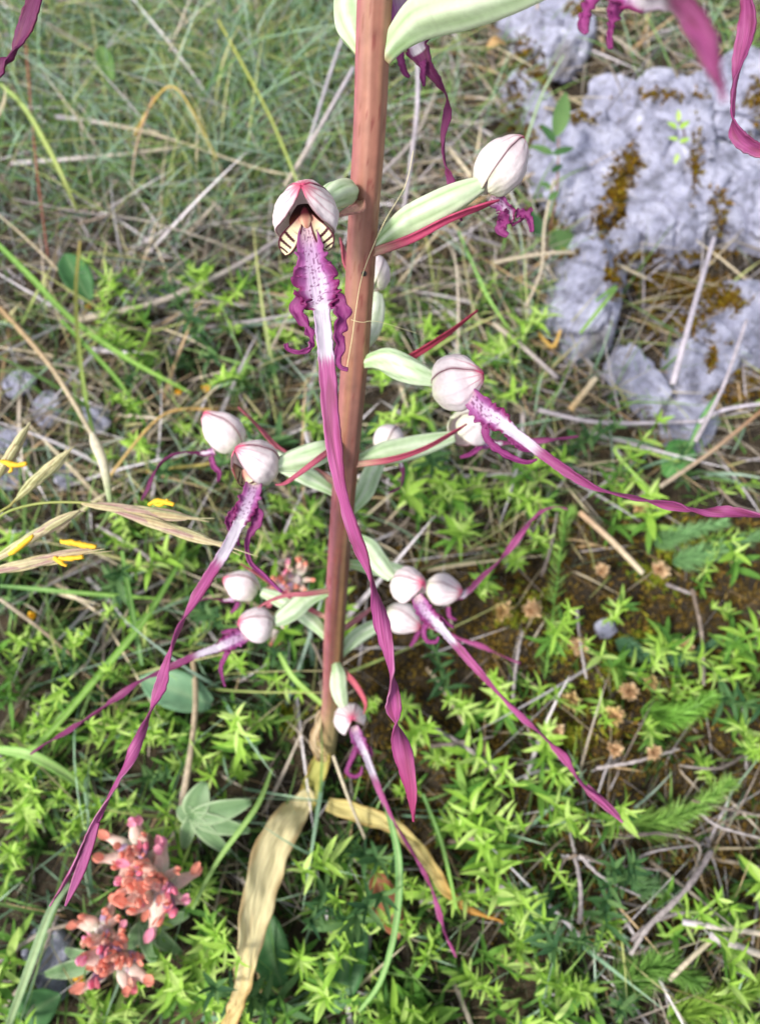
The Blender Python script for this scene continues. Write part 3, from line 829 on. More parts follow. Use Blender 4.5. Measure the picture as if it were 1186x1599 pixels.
# ---- flower 13: lowest
f = ovary(None, [on_stem(1032, 0.3, 0.7), P(528, 1052, .311), P(529, 1078, .311), P(537, 1104, .312)], 0.0035, twist=1)
tag(f, 'lowest flower, hanging in front of the stem foot')
hood(f, P(546, 1123, .312), vcam(0.15, 0.25, 0.9), vcam(0.45, -1, 0.2), 25*.312/FPX, 24*.312/FPX, 24*.312/FPX, open_=40, seam=0.7)
lip(f, [(552, 1134, .309, 14, 0), (557, 1150, .308, 20, 0), (564, 1166, .308, 20, 0), (571, 1180, .308, 14, 0), (577, 1196, .309, 12, 0), (584, 1214, .310, 12, 0), (598, 1248, .309, 13, 20), (617, 1285, .308, 13, 50), (640, 1322, .307, 12, 70),
        (660, 1358, .306, 12, 30), (676, 1392, .305, 12, 50), (686, 1425, .304, 14, 20), (695, 1455, .304, 14, 60), (712, 1495, .304, 3, 0)], 2.6, 5.0, seed=7.2, dark=0.1, n=150, m=10)
arm(f, [(556, 1168, .310, 9), (548, 1188, .310, 8), (542, 1205, .310, 7), (552, 1213, .310, 6), (563, 1208, .310, 5), (565, 1196, .310, 2)], 0.2, frill=0.4)
arm(f, [(572, 1164, .310, 8), (578, 1172, .310, 8), (580, 1182, .310, 3)], 0.9, frill=0.4)
bract([on_stem(1040, 0.7, 0.6), P(550, 1062, .308), P(566, 1085, .307), P(572, 1100, .307), P(568, 1115, .307)], col=lin('#d8707e'), w0=0.0024)

# ---- flowers above the frame, parts of them hang into view
f = ovary(None, [on_stem(95, 0.75, 0.4), P(622, 58, .182), P(665, 22, .176), P(730, 2, .166), P(800, -18, .155), P(880, -40, .145)], 0.0052, green=0.8, twist=0.7)
tag(f, 'flower at the top right with a blurred pink lip close to the lens')
hood(f, P(965, -70, .138), vcam(0.8, -0.1, 0.5), vcam(0.4, -1, 0.3), 55*.138/FPX, 58*.138/FPX, 60*.138/FPX)
lip(f, [(960, -40, .134, 40, 0), (975, -22, .130, 46, 0), (1000, -5, .124, 40, 10), (1030, -4, .112, 38, 20), (1060, 5, .100, 46, 30), (1086, 36, .090, 48, 10), (1106, 80, .082, 40, 0), (1120, 118, .077, 24, 30), (1130, 155, .074, 4, 50)], 2, 3.5, seed=4.1, n=100, m=12)
arm(f, [(935, -25, .136, 26), (925, 0, .136, 22), (914, 22, .136, 16), (911, 40, .136, 17), (916, 52, .136, 6)], 0.3)
arm(f, [(965, -15, .136, 28), (960, 18, .136, 22), (953, 40, .136, 10), (951, 62, .136, 9), (953, 76, .136, 7)], 1.9)
f = ovary(None, [on_stem(78, -0.75, -0.2), P(553, 50, .188), P(547, 15, .190), P(540, -30, .192)], 0.0042, twist=1)
tag(f, 'flower above the frame left of the stem, pale green base showing')
hood(f, P(530, -85, .193), vcam(-0.5, 0.7, -0.2), vcam(-0.5, -0.6, -0.6), 44*.193/FPX, 44*.193/FPX, 48*.193/FPX, detail=0)
f = ovary(None, [on_stem(10, 0.6, -0.7), P(600, -25, .195), P(612, -60, .203), P(618, -90, .206)], 0.0038, twist=1)
tag(f, 'flower behind the stem top with a dark ribbon lip hanging right')
hood(f, P(622, -60, .214), vcam(0.3, -0.1, -0.8), vcam(0.2, -1, -0.1), 42*.214/FPX, 44*.214/FPX, 46*.214/FPX, detail=0)
lip(f, [(622, -25, .212, 40, 0), (630, 10, .211, 50, 0), (640, 45, .211, 48, 10), (652, 75, .211, 36, 0), (668, 105, .211, 22, 0), (686, 128, .211, 16, 20), (697, 148, .211, 13, 60), (699, 178, .212, 20, 20), (693, 215, .213, 16, 40), (694, 248, .214, 12, 70), (702, 275, .215, 20, 30), (712, 310, .216, 12, 20), (720, 345, .217, 3, 0)], 3.0, 2.6, seed=6.6, dark=0.7, n=150, m=12, spots=0.2)
arm(f, [(622, 70, .211, 16), (627, 95, .211, 12), (632, 112, .211, 9), (639, 120, .211, 3)], 0.5, frill=0.3)
arm(f, [(660, 95, .210, 14), (661, 108, .210, 9), (660, 120, .210, 9), (662, 134, .210, 3)], 0.9, frill=0.3)
f = ovary(None, [on_stem(-190, 0.7, 0.3), P(720, -250, .158), P(880, -280, .156), P(1010, -270, .158)], 0.0045, twist=1)
tag(f, 'flower above the frame whose reddish ribbon hangs at the top right corner')
hood(f, P(1070, -262, .160), vcam(0.9, 0.1, 0.2), vcam(0.4, -1, 0.2), 50*.160/FPX, 52*.160/FPX, 52*.160/FPX, detail=0)
lip(f, [(1095, -235, .160, 40, 0), (1115, -210, .161, 56, 0), (1135, -180, .162, 40, 0), (1150, -130, .163, 30, 0), (1160, -60, .165, 32, 20), (1167, 0, .167, 32, 30), (1166, 45, .168, 36, 15), (1156, 95, .169, 32, 30), (1148, 135, .170, 22, 65), (1144, 172, .171, 16, 70), (1150, 208, .171, 30, 20), (1172, 228, .171, 26, 10), (1196, 238, .171, 20, 0), (1215, 238, .171, 4, 0)], 2, 3, seed=1.9, dark=0.25, n=160, m=12, tip=lin('#d0705c'))
f = ovary(None, [on_stem(-150, -0.7, 0.3), P(430, -190, .165), P(300, -215, .165), P(200, -215, .166)], 0.0045, twist=1)
tag(f, 'flower above the frame whose dark ribbon hangs at the top left corner')
hood(f, P(145, -205, .167), vcam(-0.9, 0.1, 0.2), vcam(-0.4, -1, 0.2), 50*.167/FPX, 52*.167/FPX, 52*.167/FPX, detail=0)
lip(f, [(125, -175, .167, 40, 0), (110, -150, .168, 50, 0), (95, -120, .169, 34, 0), (75, -60, .170, 28, 0), (55, 0, .171, 30, 20), (42, 38, .172, 32, 20), (28, 72, .173, 26, 40), (18, 92, .173, 16, 80), (2, 104, .174, 30, 20), (-30, 130, .175, 20, 20), (-60, 160, .176, 3, 0)], 2, 3, seed=8.9, dark=1.0, n=120, m=12)

# ---- withered leaves at the foot of the orchid
def dry_leaf(name, pts, c1, c2, curl, label, spots=0):
    ctrl = [(*P(x, y, d), wpx*.70/FPX*d, R(ro)) for (x, y, d, wpx, ro) in pts]
    def col(u, f, s):
        c = mixc(c1, c2, sstep(0.45, 1.0, f+0.15*noise.noise(Vector((s*2, f*4, 1)))))
        c = mixc(c, lin('#e8dca0'), 0.4*sstep(0.1, 0.6, noise.noise(Vector((s*4, f*2.0, 5)))))
        c = mixc(c, lin('#a8742c'), 0.5*sstep(0.78, 1.0, abs(s)+0.25*noise.noise(Vector((f*14, s, 2)))))
        c = mixc(c, lin('#c4ac74'), 0.30*sstep(0.55, 0.95, math.cos(s*26)))
        c = mixc(c, lin('#a8844c'), 0.35*sstep(0.28, 0.5, noise.noise(Vector((s*3, f*9, 12)))))
        if spots:
            v = noise.noise(Vector((s*3.5, f*22, 9)))
            c = mixc(c, lin('#7c4a22'), 0.8*sstep(0.45, 0.55, v)*sstep(0.5, 0.8, f))
        return c
    V, F, Cc, UV = ribbon(ctrl, 120, 24, col, curl=curl, frill=lambda u, f, s: (0.0016*noise.noise(Vector((u*1.1, s*1.6, 4)))+0.0005*noise.noise(Vector((u*3, s*5, 8))), 0.0011*noise.noise(Vector((u*1.7, 3, s*.7)))))
    return tag(build(name, OO, V, F, Cc, M['dry_leaf'], orchid, solid=0.0005, uvs=UV), label)
ya, yb = lin('#f0e6b8'), lin('#e0c078')
dry_leaf('basal_leaf', [(488, 1235, .350, 26, 0), (466, 1262, .346, 50, 0), (446, 1290, .334, 74, 5), (424, 1330, .325, 80, 0), (406, 1390, .314, 76, -8), (394, 1450, .304, 66, -5), (384, 1505, .297, 50, 5), (376, 1550, .292, 40, 25), (365, 1585, .288, 46, 40), (350, 1620, .285, 36, 30), (340, 1660, .283, 5, 30)],
         ya, yb, 0.10, 'long withered cream yellow leaf curving down below the stem foot', 1)
dry_leaf('basal_leaf', [(512, 1255, .346, 30, 0), (560, 1270, .338, 36, 10), (605, 1285, .333, 34, 0), (640, 1312, .330, 31, 0), (672, 1352, .326, 30, 15), (700, 1392, .324, 22, 30), (735, 1420, .322, 15, 40), (785, 1442, .322, 5, 60)],
         lin('#d2c684'), lin('#d0943f'), 0.12, 'smaller withered leaf with an orange tip right of the stem foot')
dry_leaf('sheath', [(504, 1150, .352, 20, 0), (502, 1185, .353, 34, 0), (490, 1222, .352, 44, 0), (476, 1255, .350, 50, 10), (452, 1272, .348, 44, 30), (432, 1282, .347, 16, 60)],
         lin('#b9bb66'), lin('#cfc08a'), 0.25, 'yellow green sheath wrapped round the stem foot')
dry_leaf('sheath', [(500, 1110, .338, 8, 0), (496, 1135, .340, 12, 10), (490, 1160, .342, 16, 20), (500, 1180, .344, 22, 0), (505, 1188, .346, 8, 0)],
         lin('#d8c4a4'), lin('#e0c898'), 0.25, 'small pale scale on the lower stem')

# cobweb thread in front of the stem
th = [P(645, 235, .205), P(632, 290, .203), P(598, 350, .197), P(567, 425, .201), P(556, 480, .206), P(549, 530, .211), P(541, 575, .218)]
V, F, Cc = tube([(*q, 0.00009) for q in th], 80, 5, lambda f_, a, _: (0.8, 0.75, 0.55))
tag(build('cobweb_thread', th[0], V, F, None, M['silk']), 'fine pale cobweb thread stretched across the upper orchid stem', 'cobweb')
th = [P(548, 499, .205), P(565, 503, .206), P(590, 502, .209), P(650, 520, .22)]
V, F, Cc = tube([(*q, 0.00007) for q in th], 40, 5)
tag(build('cobweb_thread', th[0], V, F, None, M['silk']), 'short cobweb strand running right from the middle of the stem', 'cobweb')
#VEG#
# ================================================================== VEGETATION
rnd = random.Random(5)
def U(a, b): return rnd.uniform(a, b)

# ---------------- leaf shapes (unit length along +X, face up)
def leaf_shape(name, width, fold, droop, twist, mat, n=7):
    V, F = [], []
    for i in range(n+1):
        t = i/n
        hw = width*0.5*(math.sin(math.pi*min(1, t**0.8*0.97+0.03)))**0.8 + 0.008*(1-t)
        if i == n: hw = 0.002
        x = math.sin(droop*t)/droop if abs(droop) > 1e-3 else t
        z = -(1-math.cos(droop*t))/droop if abs(droop) > 1e-3 else 0
        a = twist*t
        for s in (-1, 0, 1):
            y = s*hw; zz = abs(s)*hw*fold
            V.append((x, y*math.cos(a)-zz*math.sin(a), z+y*math.sin(a)+zz*math.cos(a)))
    for i in range(n):
        for j in range(2):
            a = i*3+j
            F.append((a, a+3, a+4, a+1))
    me = stuff_mesh(name, V, F)
    me.materials.append(mat)
    return me
LEAFS = {k: [leaf_shape('leaf', wd, fo, dr, tw, M[k]) for wd, fo, dr, tw in
         [(.19, .35, .5, .1), (.15, .5, .9, -.3), (.22, .3, .2, .35), (.17, .4, 1.5, 0), (.14, .3, -.5, .4), (.18, .45, 1.1, .5)]]
         for k in ('leaf_bright', 'leaf_mid', 'leaf_dark')}

def make_sprig(h, whorls, per, L, kind, bend):
    """an upright leafy shoot: stem and whorls of narrow leaves, each leaf its own part"""
    root = empty('leafy_sprig', (0, 0, 0))
    pts = []
    for i in range(5):
        t = i/4
        pts.append((bend[0]*t*t*h, bend[1]*t*t*h, h*t-0.004*(1-t), 0.0009-0.0004*t))
    V, F, _ = tube(pts, 8, 5)
    me = stuff_mesh('stem', V, F)
    link('stem', me, M['leaf_mid'] if kind != 'leaf_dark' else M['leaf_dark'], root)
    for wv in range(whorls):
        t = 0.35+0.65*wv/(whorls-1)
        top = wv == whorls-1
        k = int(t*4)
        x, y, z = bend[0]*t*t*h, bend[1]*t*t*h, h*t
        np_ = per+(1 if top else 0)
        a0 = U(0, 6.28)
        for j in range(np_):
            a = a0+j*2*math.pi/np_+U(-.25, .25)
            el = R(U(42, 70)) if top else R(U(5, 38)+22*t)
            ln = L*(0.55 if top else (1.0-0.32*t))*U(.75, 1.2)
            mk = 'leaf_bright' if (t > 0.6 and kind != 'leaf_dark') else kind  # young top leaves paler; shade lower down is put into the darker leaf colour
            o = link('leaf', rnd.choice(LEAFS[mk]), None, root, (x, y, z))
            o.rotation_euler = (U(-.35, .35), -el, a)
            o.scale = (ln, ln*U(.85, 1.2), ln)
    return root

PROTOS = []
for i in range(14):
    PROTOS.append(make_sprig(U(.018, .042), rnd.choice((4, 5, 6)), rnd.choice((4, 5, 6)), U(.010, .0165),
                             'leaf_mid' if i < 12 else 'leaf_dark', (U(-.8, .8), U(-.8, .8))))
PUSED = set()
def copy_tree(o, parent=None):
    c = o.copy(); COL.objects.link(c); c.parent = parent
    for ch in o.children: copy_tree(ch, c)
    return c

ZONES = [  # x0,y0,x1,y1,weight,label
    (560, 455, 800, 860, .85, 'bright green leafy sprig in the patch right of the middle stem'),
    (800, 690, 960, 880, .45, 'green leafy sprig below the long lip pointing right'),
    (180, 430, 520, 620, 1.0, 'bright green leafy sprig left of the stem, above the left flower pair'),
    (180, 620, 515, 860, .55, 'green leafy sprig behind the left flower pair'),
    (0, 820, 300, 1060, .45, 'green leafy sprig at the left below the grass spikelets'),
    (300, 860, 500, 1210, .8, 'bright green leafy sprig just left of the lower stem'),
    (0, 1060, 300, 1290, .9, 'bright green leafy sprig left of the longest purple lip'),
    (0, 1290, 110, 1460, .5, 'green leafy sprig at the lower left edge'),
    (280, 1330, 380, 1599, .75, 'green leafy sprig between the red blossoms and the withered leaf'),
    (0, 1440, 280, 1599, .35, 'green leafy sprig in the bottom left corner'),
    (440, 1300, 700, 1640, 1.0, 'bright green leafy sprig in the mat below the orchid foot'),
    (560, 1090, 740, 1300, .7, 'green leafy sprig right of the lowest flower'),
    (700, 1400, 960, 1640, .9, 'bright green leafy sprig at the bottom right of the middle'),
    (740, 1170, 920, 1330, .9, 'bright green leafy sprig by the tip of the slanting lip'),
    (740, 860, 1186, 1020, .36, 'green leafy sprig among the brown moss right of the flower cluster'),
    (780, 1020, 1010, 1180, .48, 'green leafy sprig among the tan flower heads'),
    (1010, 1010, 1230, 1220, .7, 'fresh green leafy sprig at the right edge of the moss'),
    (960, 1480, 1230, 1640, .45, 'green leafy sprig in the bottom right corner'),
    (900, 1330, 1100, 1480, .25, 'small green sprig among the grey twigs at the lower right'),
    (1100, 1280, 1230, 1480, .45, 'green leafy sprig at the right edge below the feathery frond'),
    (960, 760, 1230, 900, .35, 'green sprig under the end of the right pointing lip'),
]
spots = []
def free(px, py, r):
    return all((a-px)**2+(b-py)**2 > (r*0.5+c*0.5)**2 for a, b, c in spots)
KEEP = [(440, 1270, 56), (418, 1330, 66), (405, 1390, 66), (396, 1450, 62), (388, 1510, 56), (375, 1570, 52), (355, 1610, 50), (500, 1170, 50), (500, 1120, 40), (490, 1220, 50), (225, 1370, 70), (175, 1500, 60), (335, 1280, 55), (560, 1275, 48), (620, 1300, 48), (660, 1345, 46), (700, 1392, 44), (745, 1425, 36), (480, 1240, 30), (525, 1260, 30), (640, 1270, 26)]
SPRIGS = []
for (x0, y0, x1, y1, wt, lb) in ZONES:
    area = (x1-x0)*(y1-y0)
    want = int(area/2480*wt)
    tries = 0; got = 0
    while got < want and tries < want*30:
        tries += 1
        px, py = U(x0, x1), U(y0, y1)
        if not free(px, py, 40): continue
        if any((a-px)**2+(b-py)**2 < r*r for a, b, r in KEEP): continue
        spots.append((px, py, 40)); SPRIGS.append((px, py, lb)); got += 1
ORD = ['first', 'second', 'third', 'fourth', 'fifth', 'sixth', 'seventh', 'eighth', 'ninth', 'tenth', 'eleventh', 'twelfth']
NAMED = {}
for lb in set(q[2] for q in SPRIGS):
    zs = sorted([q for q in SPRIGS if q[2] == lb], key=lambda q: q[1])
    nr_ = 1 if len(zs) < 5 else 2 if len(zs) < 11 else 3 if len(zs) < 22 else 4
    per = math.ceil(len(zs)/nr_)
    rown = {1: [''], 2: ['upper row, ', 'lower row, '], 3: ['top row, ', 'middle row, ', 'bottom row, '], 4: ['top row, ', 'second row, ', 'third row, ', 'bottom row, ']}[nr_]
    for r_i in range(nr_):
        row = sorted(zs[r_i*per:(r_i+1)*per], key=lambda q: q[0])
        for j, q in enumerate(row):
            NAMED[q] = lb.replace('bright green ', '').replace('fresh green ', '').replace('green ', '').replace('small sprig', 'leafy sprig')+': '+rown[r_i]+(('leftmost' if j == 0 else ORD[j]+' from left') if len(row) > 1 else 'single')
for i, (px, py, lb) in enumerate(SPRIGS):
    k = rnd.randrange(14)
    if k not in PUSED:
        o = PROTOS[k]; PUSED.add(k)
    else:
        o = copy_tree(PROTOS[k])
    g = G(px, py, 0.0)
    # the shoot's tip shows a little above its root in the picture, so root it a bit behind
    o.location = (g.x, g.y, hgt(g.x, g.y)-0.001)
    s = rnd.choice((U(.55, .8), U(.8, 1.05), U(.95, 1.25)))
    o.scale = (s, s, s*U(.8, 1.15))
    o.rotation_euler = (U(-.55, .55), U(-.55, .55), U(0, 6.28))
    tag(o, NAMED[(px, py, lb)], 'sprig', 'leafy sprigs')
for k in range(14):
    if k not in PUSED:
        for c in list(PROTOS[k].children): bpy.data.objects.remove(c)
        bpy.data.objects.remove(PROTOS[k])

# ---------------- blades collected into one mesh
class Blades:
    def __init__(s): s.V, s.F, s.C = [], [], []
    def add(s, p, d, L, wd, bend, c1, c2, n=5, fold=0.0):
        """p base, d direction, bend vector added quadratically"""
        k0 = len(s.V)
        side = d.cross(Vector((U(-1, 1), U(-1, 1), U(-.3, .3))))
        if side.length < 1e-5: side = Vector((1, 0, 0))
        side.normalize()
        for i in range(n+1):
            t = i/n
            q = p+d*L*t+bend*t*t
            hw = wd*0.5*(1-t**2.2)+wd*0.04
            s.V.append(q-side*hw); s.V.append(q+side*hw)
            c = mixc(c1, c2, t)
            s.C.append(c); s.C.append(c)
        for i in range(n):
            a = k0+2*i
            s.F.append((a, a+1, a+3, a+2))
    def done(s, name, mat, label, cat):
        o = link(name, stuff_mesh(name, s.V, s.F, s.C), mat)
        return tag(o, label, cat, None, 'stuff')

def inpix(x0, y0, x1, y1):
    return G(U(x0, x1), U(y0, y1))
GR = [(lin('#64924e'), lin('#98ba6e')), (lin('#76a284'), lin('#b0cdae')), (lin('#50803e'), lin('#90b25a')), (lin('#82a258'), lin('#ced088')), (lin('#94a460'), lin('#dccea0')), (lin('#84a894'), lin('#bcd0c0'))]
DR = [(lin('#9c8e80'), lin('#c8beb0')), (lin('#b4a288'), lin('#e0d4b8')), (lin('#7a6c60'), lin('#a89c94')), (lin('#9a7c58'), lin('#d4ba94')), (lin('#b8b0b8'), lin('#e2dce2'))]
def grass_patch(B, n, box, L, wd, pal, up=0.8, spread=0.8, lay=0.5, lean=None):
    for _ in range(n):
        p = inpix(*box); p.z -= 0.002
        a = U(0, 6.28)
        d = Vector((math.cos(a)*spread*U(.2, 1), math.sin(a)*spread*U(.2, 1), up*U(.4, 1.2)))
        if lean: d += Vector(lean)*U(.4, 1)
        d.normalize()
        ln = U(*L)
        bd = Vector((d.x, d.y, 0))*ln*lay*U(0, 1.2)+Vector((U(-.3, .3), U(-.3, .3), -lay*U(.2, .9)))*ln*0.6
        c1, c2 = rnd.choice(pal)
        v = U(.7, 1.15)
        B.add(p, d, ln, U(*wd), bd, tuple(x*v for x in c1), tuple(x*v for x in c2))
B = Blades()
# fine tufts top left, several roots so that blades fan out
for (cx, cy, n_, ln) in [(300, 150, 260, .085), (420, 120, 240, .085), (200, 60, 220, .085), (120, 200, 170, .07), (360, 260, 200, .07), (470, 60, 160, .08), (60, 60, 150, .08), (500, 200, 130, .06), (250, 300, 110, .05), (440, 330, 90, .05)]:
    for _ in range(n_):
        r_ = abs(rnd.gauss(0, 60)); a = U(0, 6.28)
        p = G(cx+r_*math.cos(a), cy+r_*math.sin(a)*.7); p.z -= .002
        a2 = U(0, 6.28); sp = U(.1, 1.1)
        d = Vector((math.cos(a2)*sp, math.sin(a2)*sp, U(.5, 1.1))).normalized()
        L_ = ln*U(.4, 1.2)
        c1, c2 = rnd.choice(GR); v = U(.7, 1.15)
        B.add(p, d, L_, U(.0006, .0014), Vector((d.x*.5, d.y*.5, -U(.2, .7)))*L_, tuple(x*v for x in c1), tuple(x*v for x in c2), 6)
grass_patch(B, 900, (0, -40, 560, 400), (.03, .08), (.0005, .0012), [GR[0], GR[1], GR[2], GR[5], GR[3]], lay=.5)
grass_patch(B, 420, (-30, -60, 560, 340), (.05, .12), (.0007, .0017), [GR[0], GR[1], GR[1], GR[3], GR[5], GR[5]], up=.7, lay=.5)
grass_patch(B, 90, (0, 400, 520, 1300), (.04, .09), (.0010, .0024), GR, up=.6, lay=.4)
grass_patch(B, 260, (600, -30, 800, 260), (.03, .075), (.0006, .0014), GR[:3]+GR[2:3], lay=.4)
grass_patch(B, 240, (600, 240, 900, 620), (.02, .055), (.0008, .0018), GR, lay=.5)
grass_patch(B, 130, (820, 460, 1186, 760), (.02, .055), (.0008, .0018), GR, lay=.5)
grass_patch(B, 260, (0, 420, 520, 900), (.02, .055), (.0008, .002), GR, lay=.6)
grass_patch(B, 220, (0, 900, 420, 1300), (.02, .05), (.0008, .0022), GR[:4], lay=.6)
grass_patch(B, 130, (0, 1300, 320, 1620), (.02, .05), (.0008, .002), GR[:3], lay=.6)
grass_patch(B, 160, (420, 1240, 900, 1640), (.02, .045), (.0008, .0018), GR[:3], lay=.6)
grass_patch(B, 60, (880, 60, 1186, 420), (.02, .04), (.0005, .0010), GR, lay=.4)
grass_patch(B, 120, (880, 1180, 1200, 1640), (.015, .04), (.0006, .0014), GR, lay=.6)
grass_patch(B, 300, (960, -60, 1200, 130), (.02, .06), (.0006, .0014), GR[:3], lay=.5)
grass_patch(B, 300, (0, 420, 540, 900), (.02, .06), (.0005, .0012), GR, lay=.5)
grass_patch(B, 260, (580, 440, 960, 900), (.02, .06), (.0005, .0012), GR, lay=.5)
B.done('grass', M['grass'], 'fine green and straw coloured grass blades over the whole slope', 'grass')
D = Blades()
grass_patch(D, 1000, (-40, -40, 600, 460), (.02, .10), (.0006, .0020), [DR[0], DR[2], DR[2], DR[4]], up=.25, spread=1.0, lay=.15)
grass_patch(D, 650, (590, -20, 860, 480), (.02, .08), (.0006, .0024), DR, up=.25, spread=1.0, lay=.15)
grass_patch(D, 600, (780, 400, 1200, 760), (.015, .06), (.0006, .0018), DR, up=.25, spread=1.0, lay=.15)
grass_patch(D, 800, (-40, 440, 560, 900), (.02, .08), (.0006, .0022), DR, up=.2, spread=1.0, lay=.15)
grass_patch(D, 600, (540, 460, 900, 900), (.015, .05), (.0006, .0018), DR, up=.2, spread=1.0, lay=.15)
grass_patch(D, 500, (-40, 900, 500, 1640), (.015, .05), (.0006, .0015), DR[2:4]+DR[:1], up=.15, spread=1.0, lay=.1)
grass_patch(D, 300, (480, 1150, 900, 1640), (.012, .045), (.0006, .0014), DR[2:4]+DR[:1], up=.15, spread=1.0, lay=.1)
grass_patch(D, 420, (860, 1180, 1220, 1640), (.012, .05), (.0006, .0016), DR[2:4]+DR[:1]+DR[4:], up=.18, spread=1.0, lay=.1)
grass_patch(D, 120, (760, 800, 1200, 1180), (.012, .04), (.0006, .0014), DR[2:4], up=.15, spread=1.0, lay=.1)
grass_patch(D, 400, (940, -60, 1210, 130), (.015, .06), (.0006, .0018), DR, up=.25, spread=1.0, lay=.15)
PL = [DR[4], DR[4], DR[1], DR[0]]
grass_patch(D, 110, (-40, -40, 600, 440), (.04, .12), (.0014, .0028), PL, up=.35, spread=1.0, lay=.12)
grass_patch(D, 130, (590, 0, 960, 700), (.03, .09), (.0012, .0028), PL, up=.3, spread=1.0, lay=.12)
grass_patch(D, 130, (-40, 430, 540, 1000), (.03, .09), (.0012, .0026), PL, up=.3, spread=1.0, lay=.12)
grass_patch(D, 120, (540, 860, 1200, 1640), (.02, .07), (.0010, .0022), PL, up=.25, spread=1.0, lay=.12)
grass_patch(D, 60, (-40, 1000, 540, 1640), (.02, .06), (.0010, .0022), PL, up=.25, spread=1.0, lay=.12)
D.done('dry_litter', M['straw'], 'mat of dead grey and tan grass stems on the soil', 'litter')

# ---------------- low green mat under the sprigs and brown moss
def tufts(B, n, box, size, pal, dens=None):
    for _ in range(n):
        px, py = U(box[0], box[2]), U(box[1], box[3])
        p = G(px, py)
        if dens and noise.noise(Vector((p.x*28, p.y*28, dens))) < 0.0: continue
        for _k in range(4):
            a = U(0, 6.28); d = Vector((math.cos(a), math.sin(a), U(.2, 1.6))).normalized()
            L_ = U(*size)
            c1, c2 = rnd.choice(pal); v = U(.7, 1.2)
            B.add(p+Vector((U(-.003, .003), U(-.003, .003), -.0005)), d, L_, L_*U(.16, .3), Vector((0, 0, -U(0, .5)))*L_, tuple(x*v for x in c1), tuple(x*v for x in c2), 2)
MG = [(lin('#26461f'), lin('#476b2e')), (lin('#2e5224'), lin('#567a36')), (lin('#36582a'), lin('#688640'))]  # shade of the gaps between sprigs is put into these dark greens
C_ = Blades()
for bx, n_ in [((-30, 430, 520, 900), 620), ((-30, 900, 500, 1300), 620), ((-30, 1300, 480, 1640), 420), ((430, 1150, 900, 1640), 760), ((560, 450, 900, 860), 420), ((760, 1150, 1220, 1640), 160), ((780, 820, 1220, 1150), 40)]:
    tufts(C_, n_, bx, (.004, .011), MG, 2.0)
C_.done('ground_cover', M['grass'], 'low mat of tiny dark green leaves between the sprigs', 'ground cover')
MO = [(lin('#3a2c14'), lin('#7a642a')), (lin('#4c3a18'), lin('#9a7a34')), (lin('#5a4a1a'), lin('#b09444')), (lin('#30260f'), lin('#5e4a20'))]
Q = Blades()
for bx, n_ in [((760, 800, 1220, 1200), 3600), ((540, 840, 780, 1240), 1500), ((760, 1200, 1220, 1480), 1800), ((540, 1240, 780, 1420), 500)]:
    tufts(Q, n_, bx, (.0022, .0055), MO, None)
MY = [(lin('#6a7a1e'), lin('#a8b43a')), (lin('#8a8a24'), lin('#c4bc4a')), (lin('#5a6a1c'), lin('#8aa030'))]
for cx, cy, r_ in [(790, 960, 40), (830, 950, 34), (1000, 1000, 36), (940, 1100, 60), (890, 1150, 50), (1020, 900, 40), (1060, 850, 50), (450, 1120, 30), (880, 1000, 30), (960, 1040, 40)]:
    for _ in range(90):
        r2 = abs(rnd.gauss(0, r_*.6)); a = U(0, 6.28); p = G(cx+r2*math.cos(a), cy+r2*math.sin(a))
        for _k in range(4):
            a = U(0, 6.28); d = Vector((math.cos(a), math.sin(a), U(.2, 1.4))).normalized()
            L_ = U(.002, .005); c1, c2 = rnd.choice(MY)
            Q.add(p, d, L_, L_*.3, Vector((0, 0, -.2*L_)), c1, c2, 2)
Q.done('brown_moss', M['moss'], 'brown and yellowish moss carpet on the soil to the right', 'moss')

# moss cushions on the rocks
deps = bpy.context.evaluated_depsgraph_get()
bpy.context.view_layer.update()
ROCKS = [(o, o.matrix_world.inverted()) for o in bpy.data.objects if o.name.startswith('limestone_rock') or o.name == 'ground']
def rockpt(px, py):
    d = (FWD+RT*((px-593)/FPX)-UP*((py-799.5)/FPX)).normalized()
    best = None
    for o, mi in ROCKS:
        if True:
            ok, loc, nr, _ = o.ray_cast(mi @ CAM, (mi.to_3x3() @ d).normalized())
            if ok:
                wl = o.matrix_world @ loc
                if best is None or (wl-CAM).length < (best[0]-CAM).length:
                    best = (wl, (o.matrix_world.to_3x3() @ nr).normalized())
    return best
OM = [(lin('#4a3410'), lin('#8c6a1e')), (lin('#5c4414'), lin('#b48a2a')), (lin('#3a2a0e'), lin('#7a5c1c')), (lin('#6a5c1e'), lin('#a8962e'))]
RM = Blades()
